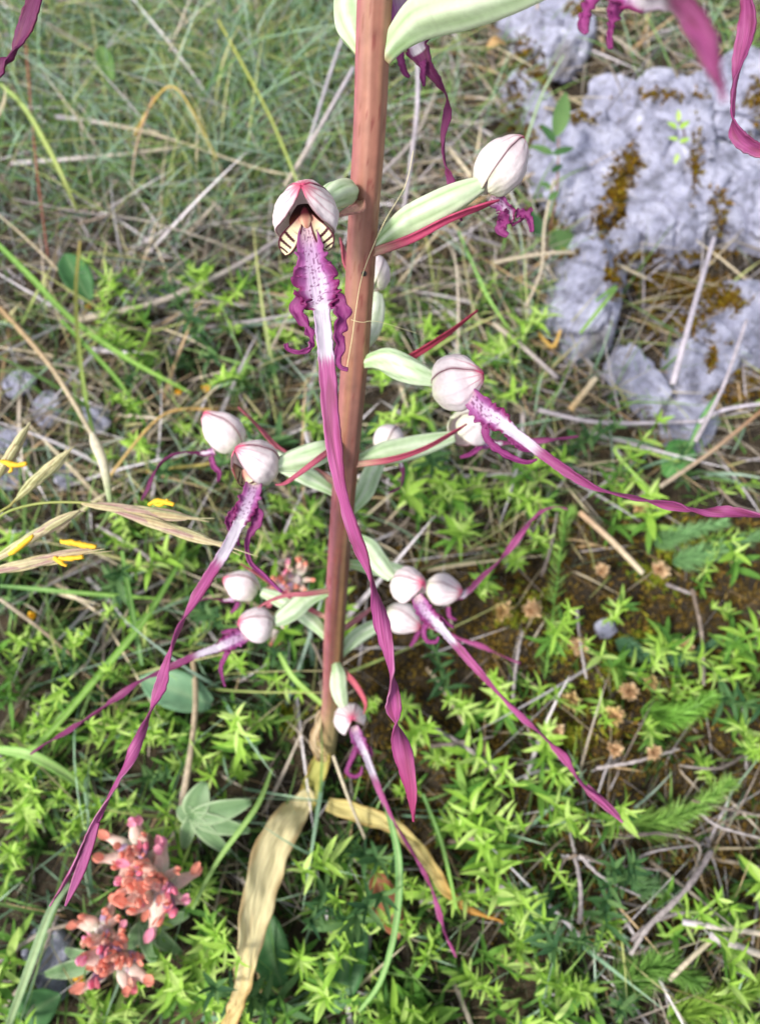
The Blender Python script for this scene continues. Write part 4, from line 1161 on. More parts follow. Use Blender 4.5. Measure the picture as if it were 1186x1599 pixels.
for cx, cy, rx, ry, n_ in [(1020, 435, 45, 24, 200), (1090, 455, 50, 26, 240), (1050, 505, 60, 28, 240), (1130, 470, 34, 18, 120), (960, 300, 14, 40, 140), (985, 255, 12, 30, 80), (940, 345, 16, 22, 80), (815, 90, 22, 34, 130), (800, 170, 20, 40, 130), (825, 215, 14, 20, 50), (1175, 160, 16, 30, 70), (1150, 620, 40, 16, 80), (1010, 690, 22, 40, 70), (1160, 590, 24, 14, 50), (905, 15, 20, 12, 40), (1120, 330, 14, 40, 60), (860, 540, 14, 20, 30), (970, 300, 8, 60, 90), (1085, 250, 8, 60, 70), (1000, 400, 40, 8, 60), (1100, 400, 50, 8, 70), (880, 395, 26, 10, 50), (845, 120, 12, 20, 60), (905, 185, 24, 8, 50), (870, 350, 10, 26, 50), (1040, 150, 50, 8, 60), (1110, 560, 8, 20, 40), (955, 440, 10, 30, 50)]:
    for _ in range(n_):
        hit = rockpt(cx+rnd.gauss(0, rx*.55), cy+rnd.gauss(0, ry*.55))
        if not hit: continue
        p, nr = hit
        for _k in range(5):
            d = (nr*U(.5, 1.5)+Vector((U(-1, 1), U(-1, 1), U(-.2, 1)))).normalized()
            L_ = U(.002, .0055); c1, c2 = rnd.choice(OM); v = U(.7, 1.2)
            RM.add(p-nr*.0006, d, L_, L_*U(.22, .35), Vector((0, 0, -.2*L_)), tuple(x*v for x in c1), tuple(x*v for x in c2), 2)
RM.done('golden_moss', M['moss'], 'golden brown moss cushions in the cracks of the limestone', 'moss')

# the same turf goes on beyond the edges of the picture
def outside():
    while True:
        p = Vector((U(-.75, .75), U(-.45, 1.15), 0))
        x, y, z = toPix(p)
        if z < .05 or x < -20 or x > 1206 or y < -30 or y > 1625:
            p.z = hgt(p.x, p.y)
            return p
E1, E2, E3 = Blades(), Blades(), Blades()
for _ in range(5200):
    p = outside(); a = U(0, 6.28); L_ = U(.02, .08); c1, c2 = rnd.choice(GR); v = U(.7, 1.1)
    d = Vector((math.cos(a)*U(.1, .8), math.sin(a)*U(.1, .8), U(.4, 1))).normalized()
    E1.add(p, d, L_, U(.0008, .002), Vector((d.x*.4, d.y*.4, -U(.2, .6)))*L_, tuple(x*v for x in c1), tuple(x*v for x in c2), 4)
for _ in range(5200):
    p = outside(); a = U(0, 6.28); L_ = U(.02, .08); c1, c2 = rnd.choice(DR)
    d = Vector((math.cos(a), math.sin(a), U(.05, .3))).normalized()
    E2.add(p, d, L_, U(.0008, .002), Vector((0, 0, -.1*L_)), c1, c2, 3)
for _ in range(6500):
    p = outside()
    if noise.noise(Vector((p.x*9, p.y*9, 4))) < -.15: continue
    c1, c2 = rnd.choice(MG+[(lin('#3f6c2c'), lin('#84b048')), (lin('#4c7a30'), lin('#9cc458'))])
    for _k in range(6):
        a = U(0, 6.28); d = Vector((math.cos(a), math.sin(a), U(.2, 1.6))).normalized(); L_ = U(.006, .014)
        E3.add(p+Vector((U(-.006, .006), U(-.006, .006), U(0, .012))), d, L_, L_*.2, Vector((0, 0, -.3*L_)), c1, c2, 3)
E1.done('grass', M['grass'], 'grass continuing on the slope around the patch in view', 'grass')
E2.done('dry_litter', M['straw'], 'dead stems continuing on the slope around the patch in view', 'litter')
E3.done('ground_cover', M['grass'], 'low green plants continuing on the slope around the patch in view', 'ground cover')

# ---------------- single straws, twigs and blades
def stalk(name, pts, r0, r1, c1, c2, mat, label, cat, group=None, n=None, knots=0):
    """pts: (px,py,height above ground)"""
    ctrl = []
    for i, (x, y, z) in enumerate(pts):
        q = G(x, y, z); t = i/(len(pts)-1)
        ctrl.append((q.x, q.y, q.z, r0+(r1-r0)*t))
    sd0 = len(label)
    def cf(f, a, _):
        c = mixc(c1, c2, f)
        return mixc(c, tuple(x*.6 for x in c), 0.6*sstep(0.0, 0.6, noise.noise(Vector((f*9, math.cos(a)*1.2, sd0)))))
    n = n or max(16, 8*len(pts))
    V, F, Cc = tube(ctrl, n, 7, cf)
    if mat == 'twig':
        for i, v in enumerate(V):
            V[i] = v+Vector((noise.noise(v*500), noise.noise(v*500+Vector((9, 0, 0))), noise.noise(v*500+Vector((0, 9, 0)))))*r0*0.5
    o = build(name, Vector(ctrl[0][:3]), V, F, Cc, M[mat])
    return tag(o, label, cat, group)
ST1, ST2, ST3 = lin('#b8ab98'), lin('#d8cbb0'), lin('#8f8488')
GRY, LIL = lin('#a9a0a6'), lin('#c4bcc8')
straws = [
 ([(88, 182, .02), (160, 192, .022), (250, 208, .02)], .0022, .0016, LIL, ST2, 'pale dry stalk lying at the upper left beside the dark ribbon'),
 ([(20, 255, .014), (110, 248, .016), (200, 240, .018), (310, 225, .012)], .0022, .0014, LIL, ST2, 'long whitish straw lying across the upper left grass'),
 ([(95, 180, .02), (250, 212, .024), (400, 262, .02), (470, 275, .014)], .0014, .001, ST1, ST2, 'thin straw slanting through the fine grass at the top left'),
 ([(445, 290, .03), (490, 215, .04), (552, 105, .05)], .0022, .0016, ST1, LIL, 'thick dry stalk rising from the hood toward the upper stem'),
 ([(480, 230, .03), (520, 100, .04), (560, -10, .05)], .0016, .0012, LIL, LIL, 'lilac grey dry stalk left of the upper stem'),
 ([(648, -10, .07), (652, 150, .06), (640, 260, .04), (625, 360, .02)], .0020, .0016, LIL, GRY, 'upright lilac grey dry stalk just right of the upper stem'),
 ([(596, 270, .02), (650, 210, .03), (690, 120, .03)], .0016, .0012, GRY, ST1, 'grey dry stalk slanting behind the upright dry stalk'),
 ([(700, 230, .02), (735, 275, .022)], .0020, .0018, ST1, ST2, 'short tan stalk end beside the closed hood on the right'),
 ([(120, 500, .012), (250, 470, .018), (360, 420, .022), (440, 370, .02)], .0028, .0018, ST1, GRY, 'thick dry stalk running from the white pebble to the open flower'),
 ([(195, 465, .01), (300, 470, .014), (420, 478, .012)], .0016, .0012, GRY, ST1, 'horizontal grey stalk below the white pebble'),
 ([(0, 480, .02), (70, 560, .03), (110, 620, .03), (150, 690, .02)], .0020, .0016, lin('#a88a64'), ST2, 'tan stalk slanting down at the left edge'),
 ([(40, 60, .02), (55, 240, .03), (75, 400, .02)], .0011, .0009, lin('#a8705c'), lin('#8c5a4c'), 'thin reddish brown stalk at the left edge'),
 ([(1050, 600, .05), (1080, 490, .06), (1115, 370, .06)], .0024, .0016, LIL, LIL, 'long pale lilac stalk leaning over the mossy rock on the right'),
 ([(1085, 690, .04), (1130, 600, .05), (1165, 500, .05)], .0016, .0013, GRY, LIL, 'thin grey stalk beside the white block at the right edge'),
 ([(1030, 760, .03), (1110, 705, .035), (1190, 640, .03)], .0016, .0014, ST1, lin('#b48a68'), 'tan stalk rising to the right edge below the rock'),
 ([(1090, 660, .03), (1130, 640, .035), (1190, 630, .035)], .0018, .0014, LIL, LIL, 'white twig reaching in from the right edge'),
 ([(770, 505, .02), (820, 545, .025), (870, 590, .02)], .0020, .0016, ST1, GRY, 'short pale stalk above the right pointing lip'),
 ([(820, 480, .02), (845, 420, .03), (850, 350, .03), (865, 280, .03)], .0014, .001, ST1, ST2, 'upright tan stalk at the left edge of the big rock'),
 ([(770, 410, .02), (860, 395, .03), (930, 400, .025), (1010, 435, .02)], .0016, .0012, ST1, ST2, 'curved tan stalk lying below the big rock'),
 ([(840, 640, .02), (940, 660, .025), (1090, 658, .02)], .0018, .0014, GRY, LIL, 'long grey stalk lying level under the right hand stones'),
 ([(890, 640, .03), (930, 590, .035)], .0026, .002, lin('#c8a878'), ST2, 'broad tan stalk stub among the grass right of the middle'),
 ([(905, 800, .02), (955, 845, .022), (1003, 895, .018)], .0022, .0020, lin('#c8a484'), ST2, 'tan dry stalk below the lip that reaches the right edge'),
 ([(300, 1020, .012), (305, 1100, .02), (290, 1230, .018), (270, 1310, .012)], .0020, .0016, lin('#b8a284'), ST1, 'long upright tan stalk left of the stem foot'),
 ([(275, 1300, .012), (290, 1210, .018), (300, 1150, .012)], .0016, .0012, ST1, ST1, 'second tan stalk close beside the long upright one'),
 ([(520, 1180, .035), (545, 1250, .03), (570, 1310, .02)], .0010, .0009, ST2, ST1, 'thin straw leaning down from the stem foot'),
 ([(0, 935, .02), (60, 980, .022), (120, 1030, .018)], .0014, .001, ST1, lin('#a08a70'), 'brown stalk slanting at the left edge below the spikelets'),
 ([(1065, 1440, .022), (1120, 1448, .026), (1200, 1460, .022)], .0018, .0016, LIL, ST2, 'bleached straw at the right edge above another straw'),
 ([(1108, 1460, .024), (1150, 1478, .026), (1200, 1495, .02)], .0024, .0020, LIL, ST2, 'thick bleached straw end at the right edge, lower of two'),
 ([(1045, 1530, .02), (1075, 1500, .024), (1108, 1470, .022)], .0015, .0014, ST1, ST2, 'straw joining the bleached straws from below'),
 ([(0, 1500, .01), (60, 1460, .014), (120, 1440, .01)], .0016, .0012, ST3, ST1, 'grey straw at the lower left behind the red flowers'),
 ([(340, 640, .02), (255, 648, .03), (170, 745, .03)], .0012, .001, lin('#c8a060'), lin('#d8b878'), 'orange tan straw behind the left flower pair'),
 ([(230, 735, .02), (320, 725, .024), (330, 720, .02)], .0012, .001, lin('#b8a858'), lin('#c8b870'), 'yellowish straw left of the left flower pair'),
 ([(240, 150, .04), (215, 220, .04), (205, 290, .02)], .0010, .0009, lin('#c09878'), ST1, 'pinkish bent straw in the upper left grass'),
 ([(210, 210, .03), (270, 135, .05), (340, 250, .03)], .0011, .0008, lin('#d0a85c'), lin('#b0a858'), 'arched golden straw over the upper left grass'),
]
for (pts, r0, r1, c1, c2, lb) in straws:
    stalk('dry_stalk', pts, r0*.72, r1*.72, c1, c2, 'straw', lb, 'straw', 'dry stalks')
twigs = [
 ([(680, 1140, .01), (740, 1175, .016), (790, 1215, .012)], .0024, .0012, 'grey twig right of the long hanging lip'),
 ([(672, 1165, .012), (720, 1160, .016), (770, 1150, .01)], .0018, .001, 'forked grey twig end beside the long hanging lip'),
 ([(655, 1410, .012), (720, 1398, .018), (800, 1380, .014)], .0016, .0013, 'pale twig crossing the orange tip of the small withered leaf'),
 ([(700, 1315, .012), (745, 1308, .018), (775, 1295, .014)], .0022, .0018, 'short whitish twig right of the lip tip'),
 ([(905, 1440, .02), (905, 1380, .03), (890, 1300, .02)], .0018, .0012, 'dark forked twig standing in the hollow at the lower right'),
 ([(905, 1335, .03), (950, 1350, .024), (1040, 1360, .016)], .0013, .0008, 'thin grey root trailing right from the forked twig'),
 ([(905, 1335, .03), (940, 1370, .024), (1000, 1400, .012)], .0013, .0008, 'grey root arching down from the forked twig'),
 ([(900, 1335, .03), (880, 1345, .022), (872, 1370, .012)], .0012, .0007, 'short root left of the forked twig'),
 ([(1110, 1330, .02), (1070, 1390, .026), (1010, 1450, .02), (985, 1490, .012)], .0022, .0016, 'long grey twig slanting through the lower right tangle'),
 ([(960, 1310, .012), (1030, 1302, .018), (1090, 1320, .016), (1080, 1370, .01)], .0016, .001, 'curved brown twig under the feathery frond'),
 ([(1085, 1262, .02), (1120, 1290, .018), (1190, 1310, .014)], .0012, .001, 'thin pale twig at the right edge by the frond'),
 ([(1080, 1250, .022), (1130, 1262, .02), (1190, 1275, .016)], .0012, .001, 'upper thin pale twig at the right edge by the frond'),
 ([(985, 1470, .012), (1020, 1440, .018), (1070, 1425, .016), (1120, 1430, .012)], .0016, .0012, 'bent grey twig above the bottom right straws'),
 ([(990, 1490, .01), (1030, 1475, .014), (1060, 1470, .01)], .0014, .001, 'small grey twig in the lower right tangle'),
 ([(900, 950, .012), (905, 1000, .016), (915, 1060, .012)], .0013, .001, 'thin brown twig among the moss right of the cluster'),
 ([(1080, 920, .016), (1095, 990, .02), (1098, 1070, .012)], .0016, .0012, 'pale upright twig in the mossy ground at the right'),
 ([(1040, 912, .012), (1065, 922, .016), (1085, 930, .014)], .0016, .0013, 'short white twig in the mossy ground at the right'),
 ([(845, 900, .012), (858, 860, .016), (870, 800, .012)], .0016, .001, 'grey twig below the lip rising to the upper right'),
 ([(800, 1100, .012), (805, 1040, .016), (815, 985, .01)], .0016, .001, 'brown twig under the slanting lip'),
 ([(1120, 760, .015), (1150, 790, .018), (1190, 800, .012)], .0016, .001, 'grey twig above the lip at the right edge'),
 ([(0, 1180, .014), (40, 1230, .018), (70, 1300, .01)], .0015, .001, 'grey twig at the left edge beside the lip tip'),
 ([(30, 1560, .012), (70, 1480, .016), (90, 1430, .01)], .0014, .001, 'thin grey twig in the lower left corner'),
 ([(150, 820, .012), (230, 870, .018), (260, 920, .01)], .0013, .001, 'grey twig below the grass spikelets'),
 ([(460, 950, .012), (500, 1030, .016), (520, 1090, .01)], .0013, .001, 'dark twig left of the lower stem'),
 ([(985, 1350, .01), (1020, 1330, .02), (1100, 1318, .012)], .0012, .0008, 'arched thin root in the lower right tangle'),
 ([(1160, 1180, .014), (1120, 1200, .02), (1060, 1195, .014)], .0014, .001, 'grey twig above the feathery frond'),
 ([(930, 1200, .01), (990, 1190, .016), (1060, 1170, .01)], .0014, .001, 'dark twig right of the slanting lip'),
 ([(120, 350, .012), (180, 330, .018), (230, 290, .012)], .0014, .001, 'grey twig in the upper left grass'),
 ([(20, 310, .012), (120, 330, .016), (240, 345, .012)], .0013, .001, 'level grey twig in the upper left litter'),
 ([(180, 640, .012), (260, 560, .02), (330, 520, .014)], .0013, .001, 'thin grey twig above the back left hood'),
]
for i, (pts, r0, r1, lb) in enumerate(twigs):
    c1 = [lin('#8c8284'), lin('#6e625c'), lin('#a89ea0'), lin('#7c6c60')][i % 4]
    stalk('dry_twig', pts, r0*.6, r1*.6, c1, mixc(c1, (.55, .52, .5), .3), 'twig', lb, 'twig', 'dry twigs')
def blade1(pts, label, c1, c2, group='single grass blades', curl=.2):
    """pts: (px,py,height,width m)"""
    ctrl = []
    for (x, y, z, wd) in pts:
        q = G(x, y, z); ctrl.append((q.x, q.y, q.z, wd, U(-.5, .5)))
    V, F, Cc, UV = ribbon(ctrl, 30, 4, lambda u, f, s: mixc(mixc(c1, c2, f), lin('#d6e2a8'), 0.35*(1-abs(s))), curl=curl)
    o = build('long_grass', Vector(ctrl[0][:3]), V, F, Cc, M['grass'], None, uvs=UV, solid=0.0002)
    return tag(o, label, 'grass', group)
g1, g2, g3 = lin('#6fae3a'), lin('#93c94c'), lin('#5a9a4c')
blade1([(-10, 375, .05, .0025), (50, 435, .05, .0030), (110, 497, .045, .0028), (200, 560, .03, .0026), (300, 615, .015, .0012)], 'broad bright green blade slanting down from the left edge', g1, g2)
blade1([(125, 375, .06, .0010), (118, 470, .05, .0018), (130, 600, .03, .0020), (150, 700, .015, .0018)], 'slender green blade with a dry tip crossing the broad slanting blade', lin('#b8a04c'), g1)
blade1([(95, 500, .045, .0020), (180, 590, .03, .0022), (220, 650, .02, .0010)], 'green side blade splitting from the broad slanting blade', g1, g2)
blade1([(290, 860, .03, .0016), (230, 960, .03, .0030), (150, 1060, .03, .0030), (60, 1160, .03, .0026), (-10, 1200, .02, .0020)], 'long green blade slanting across the lower left', g1, g2)
blade1([(190, 860, .04, .0016), (205, 950, .03, .0026), (222, 1040, .02, .0018)], 'upright green blade crossing the long lower left blade', g1, g3)
blade1([(-10, 1170, .04, .0030), (50, 1180, .04, .0042), (110, 1215, .03, .0034), (135, 1240, .02, .0010)], 'arched pale green blade under the dark lip tip at the left', lin('#8cc060'), lin('#a6d070'))
blade1([(110, 1380, .04, .0016), (80, 1420, .04, .0030), (50, 1500, .035, .0034), (10, 1610, .03, .0026)], 'grey green blade running to the bottom left corner below the lip fork', lin('#8fb08c'), lin('#9cba88'))
blade1([(600, 1250, .05, .0014), (622, 1340, .045, .0030), (618, 1440, .04, .0026), (595, 1530, .03, .0020), (560, 1580, .015, .0014)], 'pale green blade standing in front of the leaf mat below the foot', g3, lin('#86b868'))
blade1([(660, 1240, .02, .0014), (690, 1320, .03, .0016), (712, 1420, .02, .0014)], 'thin green blade beside the small withered leaf', g3, g2)
blade1([(435, 1020, .04, .0016), (460, 1060, .04, .0026), (510, 1105, .03, .0022)], 'green blade pointing at the lower stem from the left', lin('#86b848'), lin('#a0c85c'))
blade1([(300, 1420, .03, .0014), (340, 1345, .03, .0020), (400, 1260, .03, .0022), (425, 1200, .02, .0010)], 'green stalk passing under the lobed sage leaf', lin('#7fae50'), lin('#93c060'))
blade1([(0, 915, .03, .0016), (120, 925, .03, .0022), (250, 935, .02, .0012)], 'level green blade under the left spikelets', g3, g2)
blade1([(715, 360, .03, .0012), (760, 460, .03, .0016), (800, 520, .02, .0010)], 'green blade slanting below the right closed hood', g3, g2)
blade1([(930, 470, .04, .0014), (960, 450, .04, .0020), (905, 520, .03, .0016)], 'green blade in front of the bright limestone wedge', g3, g2)
blade1([(815, 240, .05, .0014), (845, 150, .06, .0018), (880, 85, .06, .0010)], 'grey green blade leaning across the big rock', lin('#8fa890'), lin('#a8bca0'))
blade1([(840, 520, .02, .0012), (862, 540, .03, .0022), (875, 515, .035, .0012)], 'short orange dry blade by the bright limestone wedge', lin('#c89438'), lin('#d8a84c'))
blade1([(1075, 700, .02, .0020), (1100, 655, .03, .0050), (1120, 615, .035, .0010)], 'dark green pointed blade at the foot of the white block', lin('#2f7a38'), lin('#46984a'))
blade1([(1030, 780, .02, .0012), (960, 700, .03, .0018), (1060, 720, .02, .0010)], 'yellow green blade over the grass below the stones', g2, lin('#b0d060'))
blade1([(340, 30, .06, .0010), (420, 180, .05, .0016), (470, 300, .03, .0012)], 'yellow green blade slanting through the fine grass', lin('#b8b850'), lin('#98b050'))
blade1([(0, 130, .05, .0020), (40, 170, .05, .0030), (90, 260, .04, .0024), (120, 330, .02, .0010)], 'green blade at the left edge below the dark ribbon', lin('#88a850'), lin('#b0b860'))

# ---------------- grass panicles with yellow anthers on the left
def spikelet(root, a, b, rmax, seed, awn=0.25):
    """overlapping husks between base a and tip b, with awns"""
    rr = random.Random(seed)
    V, F, Cc = [], [], []
    ax = (b-a); L_ = ax.length; t = ax.normalized()
    e1 = (CAM-a); e1 = (e1-t*e1.dot(t)).normalized(); e2 = t.cross(e1)
    for k in range(14):
        off = k/14*0.5*L_
        ll = L_*(0.45+0.12*rr.random())
        an = k*2.4+rr.random()*.6
        s = (e1*math.cos(an)+e2*math.sin(an))
        c = [lin('#c8b460'), lin('#a8b850'), lin('#d0c080'), lin('#a05c6c'), lin('#94ac48'), lin('#dcd498')][rr.randrange(6)]
        sp = rr.uniform(.5, 1.0)
        ctrl = []
        for i in range(6):
            u = i/5
            q = a+t*(off+ll*u)+s*rmax*0.62*sp*math.sin(math.pi*(u*.75+.08))
            ctrl.append((*q, rmax*0.40*math.sin(math.pi*(u*.86+.1))+0.00012))
        if rr.random() < .75:
            q = a+t*(off+ll*(1+awn*rr.uniform(.5, 1.4)))+s*rmax*rr.uniform(-.2, .9)
            ctrl.append((*q, 0.00010))
        c2 = mixc(c, lin('#e4d4b4'), .6)
        v, f_, cc = tube(ctrl, 22, 8, lambda fr, an_, _: mixc(mixc(c, c2, fr), lin('#7a4a54') if math.cos(an_*3) > .5 else lin('#e8e2c0'), .5), squash=0.6)
        o = len(V)
        V += v; Cc += cc; F += [tuple(x+o for x in ff) for ff in f_]
    return build('spikelet', root.location, V, F, Cc, M['spikelet'], root)
def anther(sp, root, pts, r=0.00075):
    ctrl = [(*P(x, y, d), r*(.7 if i in (0, len(pts)-1) else 1)) for i, (x, y, d) in enumerate(pts)]
    V, F, _ = tube(ctrl, 14, 8)
    for i, v in enumerate(V): V[i] = v+Vector((noise.noise(v*900), noise.noise(v*900+Vector((5, 0, 0))), 0))*r*.5
    a_ = Vector(ctrl[0][:3]); b_ = a_+FWD*0.0035
    v2, f2, _ = tube([(*b_, .00012), (*(a_.lerp(b_, .5)+UP*.0006), .00012), (*a_, .00012)], 8, 5)
    o_ = len(V); V += v2; F += [tuple(x+o_ for x in q) for q in f2]
    return build('anther', root.location, V, F, None, M['anther'], sp)
def stalk_px(root, pts, r, c1, c2):
    V, F, Cc = tube([(*P(x, y, d), r) for x, y, d in pts], 40, 7, lambda f_, a, _: mixc(c1, c2, f_))
    return build('stalk', root.location, V, F, Cc, M['grass'], root)
r_ = empty('grass_panicle', G(-60, 1000)); tag(r_, 'flowering grass head with yellow anthers, its spikelets spreading right toward the left flower', 'grass head', 'flowering grass heads')
GRN = lin('#9ab85c')
stalk_px(r_, [(-60, 1000, .36), (-40, 880, .27), (-10, 815, .235), (50, 788, .232), (130, 785, .232), (180, 796, .232), (215, 803, .232)], .0004, GRN, lin('#b8b070'))
stalk_px(r_, [(-10, 815, .235), (-20, 880, .235), (0, 892, .235)], .00035, GRN, GRN)
s1 = spikelet(r_, P(128, 786, .232), P(316, 812, .231), .0020, 3, .3)
anther(s1, r_, [(232, 788, .2285), (246, 782, .2285), (258, 784, .2285), (272, 788, .2285)])
anther(s1, r_, [(236, 784, .2285), (250, 788, .2285), (262, 780, .2285)], .0006)
spikelet(r_, P(178, 798, .231), P(352, 852, .228), .0020, 4, .35)
s3 = spikelet(r_, P(-20, 880, .233), P(132, 792, .233), .0020, 5, .1)
anther(s3, r_, [(14, 866, .229), (26, 858, .229), (40, 846, .229), (52, 836, .229)], .0008)
s4 = spikelet(r_, P(-30, 895, .232), P(150, 858, .230), .0020, 6, .3)
anther(s4, r_, [(95, 846, .229), (110, 847, .229), (130, 851, .229), (150, 854, .229)], .0009)
anther(s4, r_, [(92, 872, .229), (108, 872, .229), (130, 870, .229)], .0008)
anther(s4, r_, [(84, 870, .229), (92, 876, .229), (104, 884, .229)], .0008)
r_ = empty('grass_panicle', G(-60, 900)); tag(r_, 'grass head above at the left edge, with one bare split spikelet and one in bloom', 'grass head', 'flowering grass heads')
stalk_px(r_, [(-60, 900, .36), (-30, 830, .27), (0, 800, .245), (15, 790, .242), (26, 778, .242)], .0004, GRN, lin('#b8a868'))
stalk_px(r_, [(-30, 830, .27), (-15, 770, .245), (-8, 755, .242)], .0004, GRN, GRN)
spikelet(r_, P(22, 782, .242), P(118, 695, .242), .0020, 8, .12)
s5 = spikelet(r_, P(-12, 756, .242), P(46, 662, .243), .0020, 9, .05)
anther(s5, r_, [(2, 720, .239), (14, 724, .239), (26, 726, .239), (42, 724, .239)], .0009)
anther(s5, r_, [(14, 722, .239), (18, 732, .239), (14, 738, .239)], .0006)
# pale papery husk behind
r_ = empty('dry_husk', G(155, 780)); tag(r_, 'pale papery husk on a green stalk between the spikelets and the left flowers', 'husk')
V, F, Cc = tube([(*G(150, 830, .004), .0005), (*P(170, 800, .31), .0007), (*P(168, 760, .30), .0014), (*P(160, 720, .30), .0020), (*P(150, 695, .30), .0022), (*P(143, 676, .30), .0010)], 30, 10, lambda f_, a, _: mixc(lin('#9cb878'), lin('#e0d8c0'), sstep(.2, .6, f_)), ribs=4, ribamp=.15)
build('husk', r_.location, V, F, Cc, M['spikelet'], r_)

# ---------------- kidney vetch with coral red flower heads, lower left
def floret_mesh(seed):
    rr = random.Random(seed)
    ctrl = []
    cb = rr.uniform(.5, 1.1)
    prof = [.0006, .0017, .0022, .0019, .0014, .0013, .0014, .0005]
    for i, r0 in enumerate(prof):
        t = i/(len(prof)-1)
        ctrl.append((math.sin(cb*t)*.0125, 0, (1-math.cos(cb*t))*.009, r0))
    tipc = rr.choice([lin('#f09c88'), lin('#f6b8a4'), lin('#ee84a0'), lin('#f6a4c8'), lin('#f2c0ac')])
    midc = rr.choice([lin('#f0d4c8'), lin('#e0bcd0'), lin('#c4a8d0'), lin('#f0cabc'), lin('#a07c9c')])
    V, F, Cc = tube(ctrl, 26, 10, lambda f_, a, _: mixc(mixc(lin('#e6e2d4'), midc, sstep(.1, .45, f_)), tipc, sstep(.66, .95, f_)), squash=.62)
    # the raised standard petal at the mouth
    k0 = len(V)
    bx, bz = ctrl[5][0], ctrl[5][2]
    for i in range(6):
        for j in range(5):
            s = j/4*2-1; t = i/5
            wd = .0015*math.sin(math.pi*(.15+.75*t))
            V.append(Vector((bx-.001+t*.0030, s*wd, bz+.0008+t*.0032+.0006*s*s)))
            Cc.append(mixc(tipc, lin('#f4a08c'), .3*t))
    for i in range(5):
        for j in range(4):
            a = k0+i*5+j; F.append((a, a+1, a+6, a+5))
    me = stuff_mesh('floret', V, F, Cc); me.materials.append(M['floret'])
    return me
FLO = [floret_mesh(i) for i in range(7)]
def vetch(px, py, heads, leaves, label, group='red vetch plants', ground=None):
    g = G(px, py)
    root = empty('kidney_vetch', g)
    tag(root, label, 'vetch', group)
    for (hx, hy, z, sc, nfl, seed) in heads:
        c = G(hx, hy, z)
        rr = random.Random(seed)
        V, F, Cc = tube([(*g, .0009), (*(g.lerp(c, .5)+Vector((.003, .004, .004))), .0009), (*c, .0009)], 14, 7, lambda f_, a, _: mixc(lin('#7c9c5c'), lin('#a89c7c'), f_))
        build('stem', g, V, F, Cc, M['grass'], root)
        # woolly heart of the head
        bm = bmesh.new(); bmesh.ops.create_icosphere(bm, subdivisions=3, radius=.0042*sc)
        for v in bm.verts: v.co = v.co*(1+.35*noise.noise(v.co*700+Vector((seed, 0, 0)))); v.co.z *= .8
        me = bpy.data.meshes.new('flower_head'); bm.to_mesh(me); bm.free()
        ca = me.color_attributes.new('Col', 'FLOAT_COLOR', 'POINT')
        for i, v in enumerate(me.vertices):
            cc = mixc(lin('#b08cac'), lin('#ece6d8'), .6+.9*noise.noise(v.co*900)); ca.data[i].color = (*cc, 1)
        hd = link('flower_head', me, M['floret'], root, c-g)
        sc *= 1.12
        for k in range(nfl):
            o = link('floret', rr.choice(FLO), None, hd)
            a = 6.283*k*0.618+rr.uniform(-.3, .3)
            el = rr.uniform(-.35, 1.25)
            o.rotation_euler = (rr.uniform(-.6, .6), -el, a)
            s = sc*rr.uniform(.8, 1.2)
            o.scale = (s, s, s)
            o.location = Vector((math.cos(a)*math.cos(el), math.sin(a)*math.cos(el), math.sin(el)))*.0030*sc
    for (lx, ly, z, lobes, wd) in leaves:
        # lobed leaf: lobes as (dx,dy,length px,width px)
        c = G(lx, ly, z)
        pd = toPix(c)[2]
        first = None
        for (ang, ln, wpx) in lobes:
            L_ = ln/FPX*pd
            n_ = 10
            V, F, Cc = [], [], []
            d = RT*math.cos(R(ang))+UP*math.sin(R(ang))
            d = (d-FWD*.25).normalized()
            sd_ = d.cross(-FWD).normalized(); nr = sd_.cross(d)
            for i in range(n_+1):
                t = i/n_
                hw = wpx/FPX*pd*.5*(math.sin(math.pi*min(1, .10+.86*t**.85)))**.75+.0003
                for j in range(7):
                    s = j/6*2-1
                    V.append(c+d*L_*t+sd_*s*hw+nr*(.25*hw*s*s-.25*L_*t*t))
                    cc = mixc(lin('#6c9062'), lin('#8cac7a'), .5+.5*noise.noise(Vector((s*2, t*3, ang))))
                    cc = mixc(cc, lin('#c4d8b0'), .6*sstep(.75, 1, abs(s)))
                    cc = mixc(cc, lin('#557e4c'), .4*(1-sstep(0, .2, abs(s))))
                    Cc.append(cc)
            for i in range(n_):
                for j in range(6):
                    a = i*7+j; F.append((a, a+1, a+8, a+7))
            o = build('leaf', g, V, F, Cc, M['grass'], root, solid=.0003)
    return root
vetch(290, 1400, [(215, 1335, .034, 1.0, 20, 1), (245, 1388, .036, 1.1, 32, 2)],
      [(300, 1275, .030, [(70, 56, 40), (14, 92, 34), (-14, 90, 28), (-44, 80, 24), (-105, 50, 22), (150, 26, 26)], 1),
       (225, 1440, .016, [(-75, 70, 24), (-40, 75, 26), (10, 70, 26), (-120, 50, 22)], 1)],
      'kidney vetch with a large coral and pink flower head and lobed sage leaf, lower left')
vetch(180, 1560, [(182, 1495, .034, 1.0, 26, 3), (160, 1455, .030, .8, 12, 4)],
      [(150, 1500, .018, [(195, 80, 26), (160, 50, 22)], 1)],
      'kidney vetch with a smaller wilting coral flower head in the bottom left')
vetch(440, 960, [(440, 915, .020, .75, 12, 5), (462, 905, .022, .7, 8, 6)], [], 'small orange red vetch blossom behind the lower stem')
vetch(430, 1000, [(428, 985, .014, .55, 7, 7)], [], 'tiny pink red vetch bud below the orange blossom left of the stem')

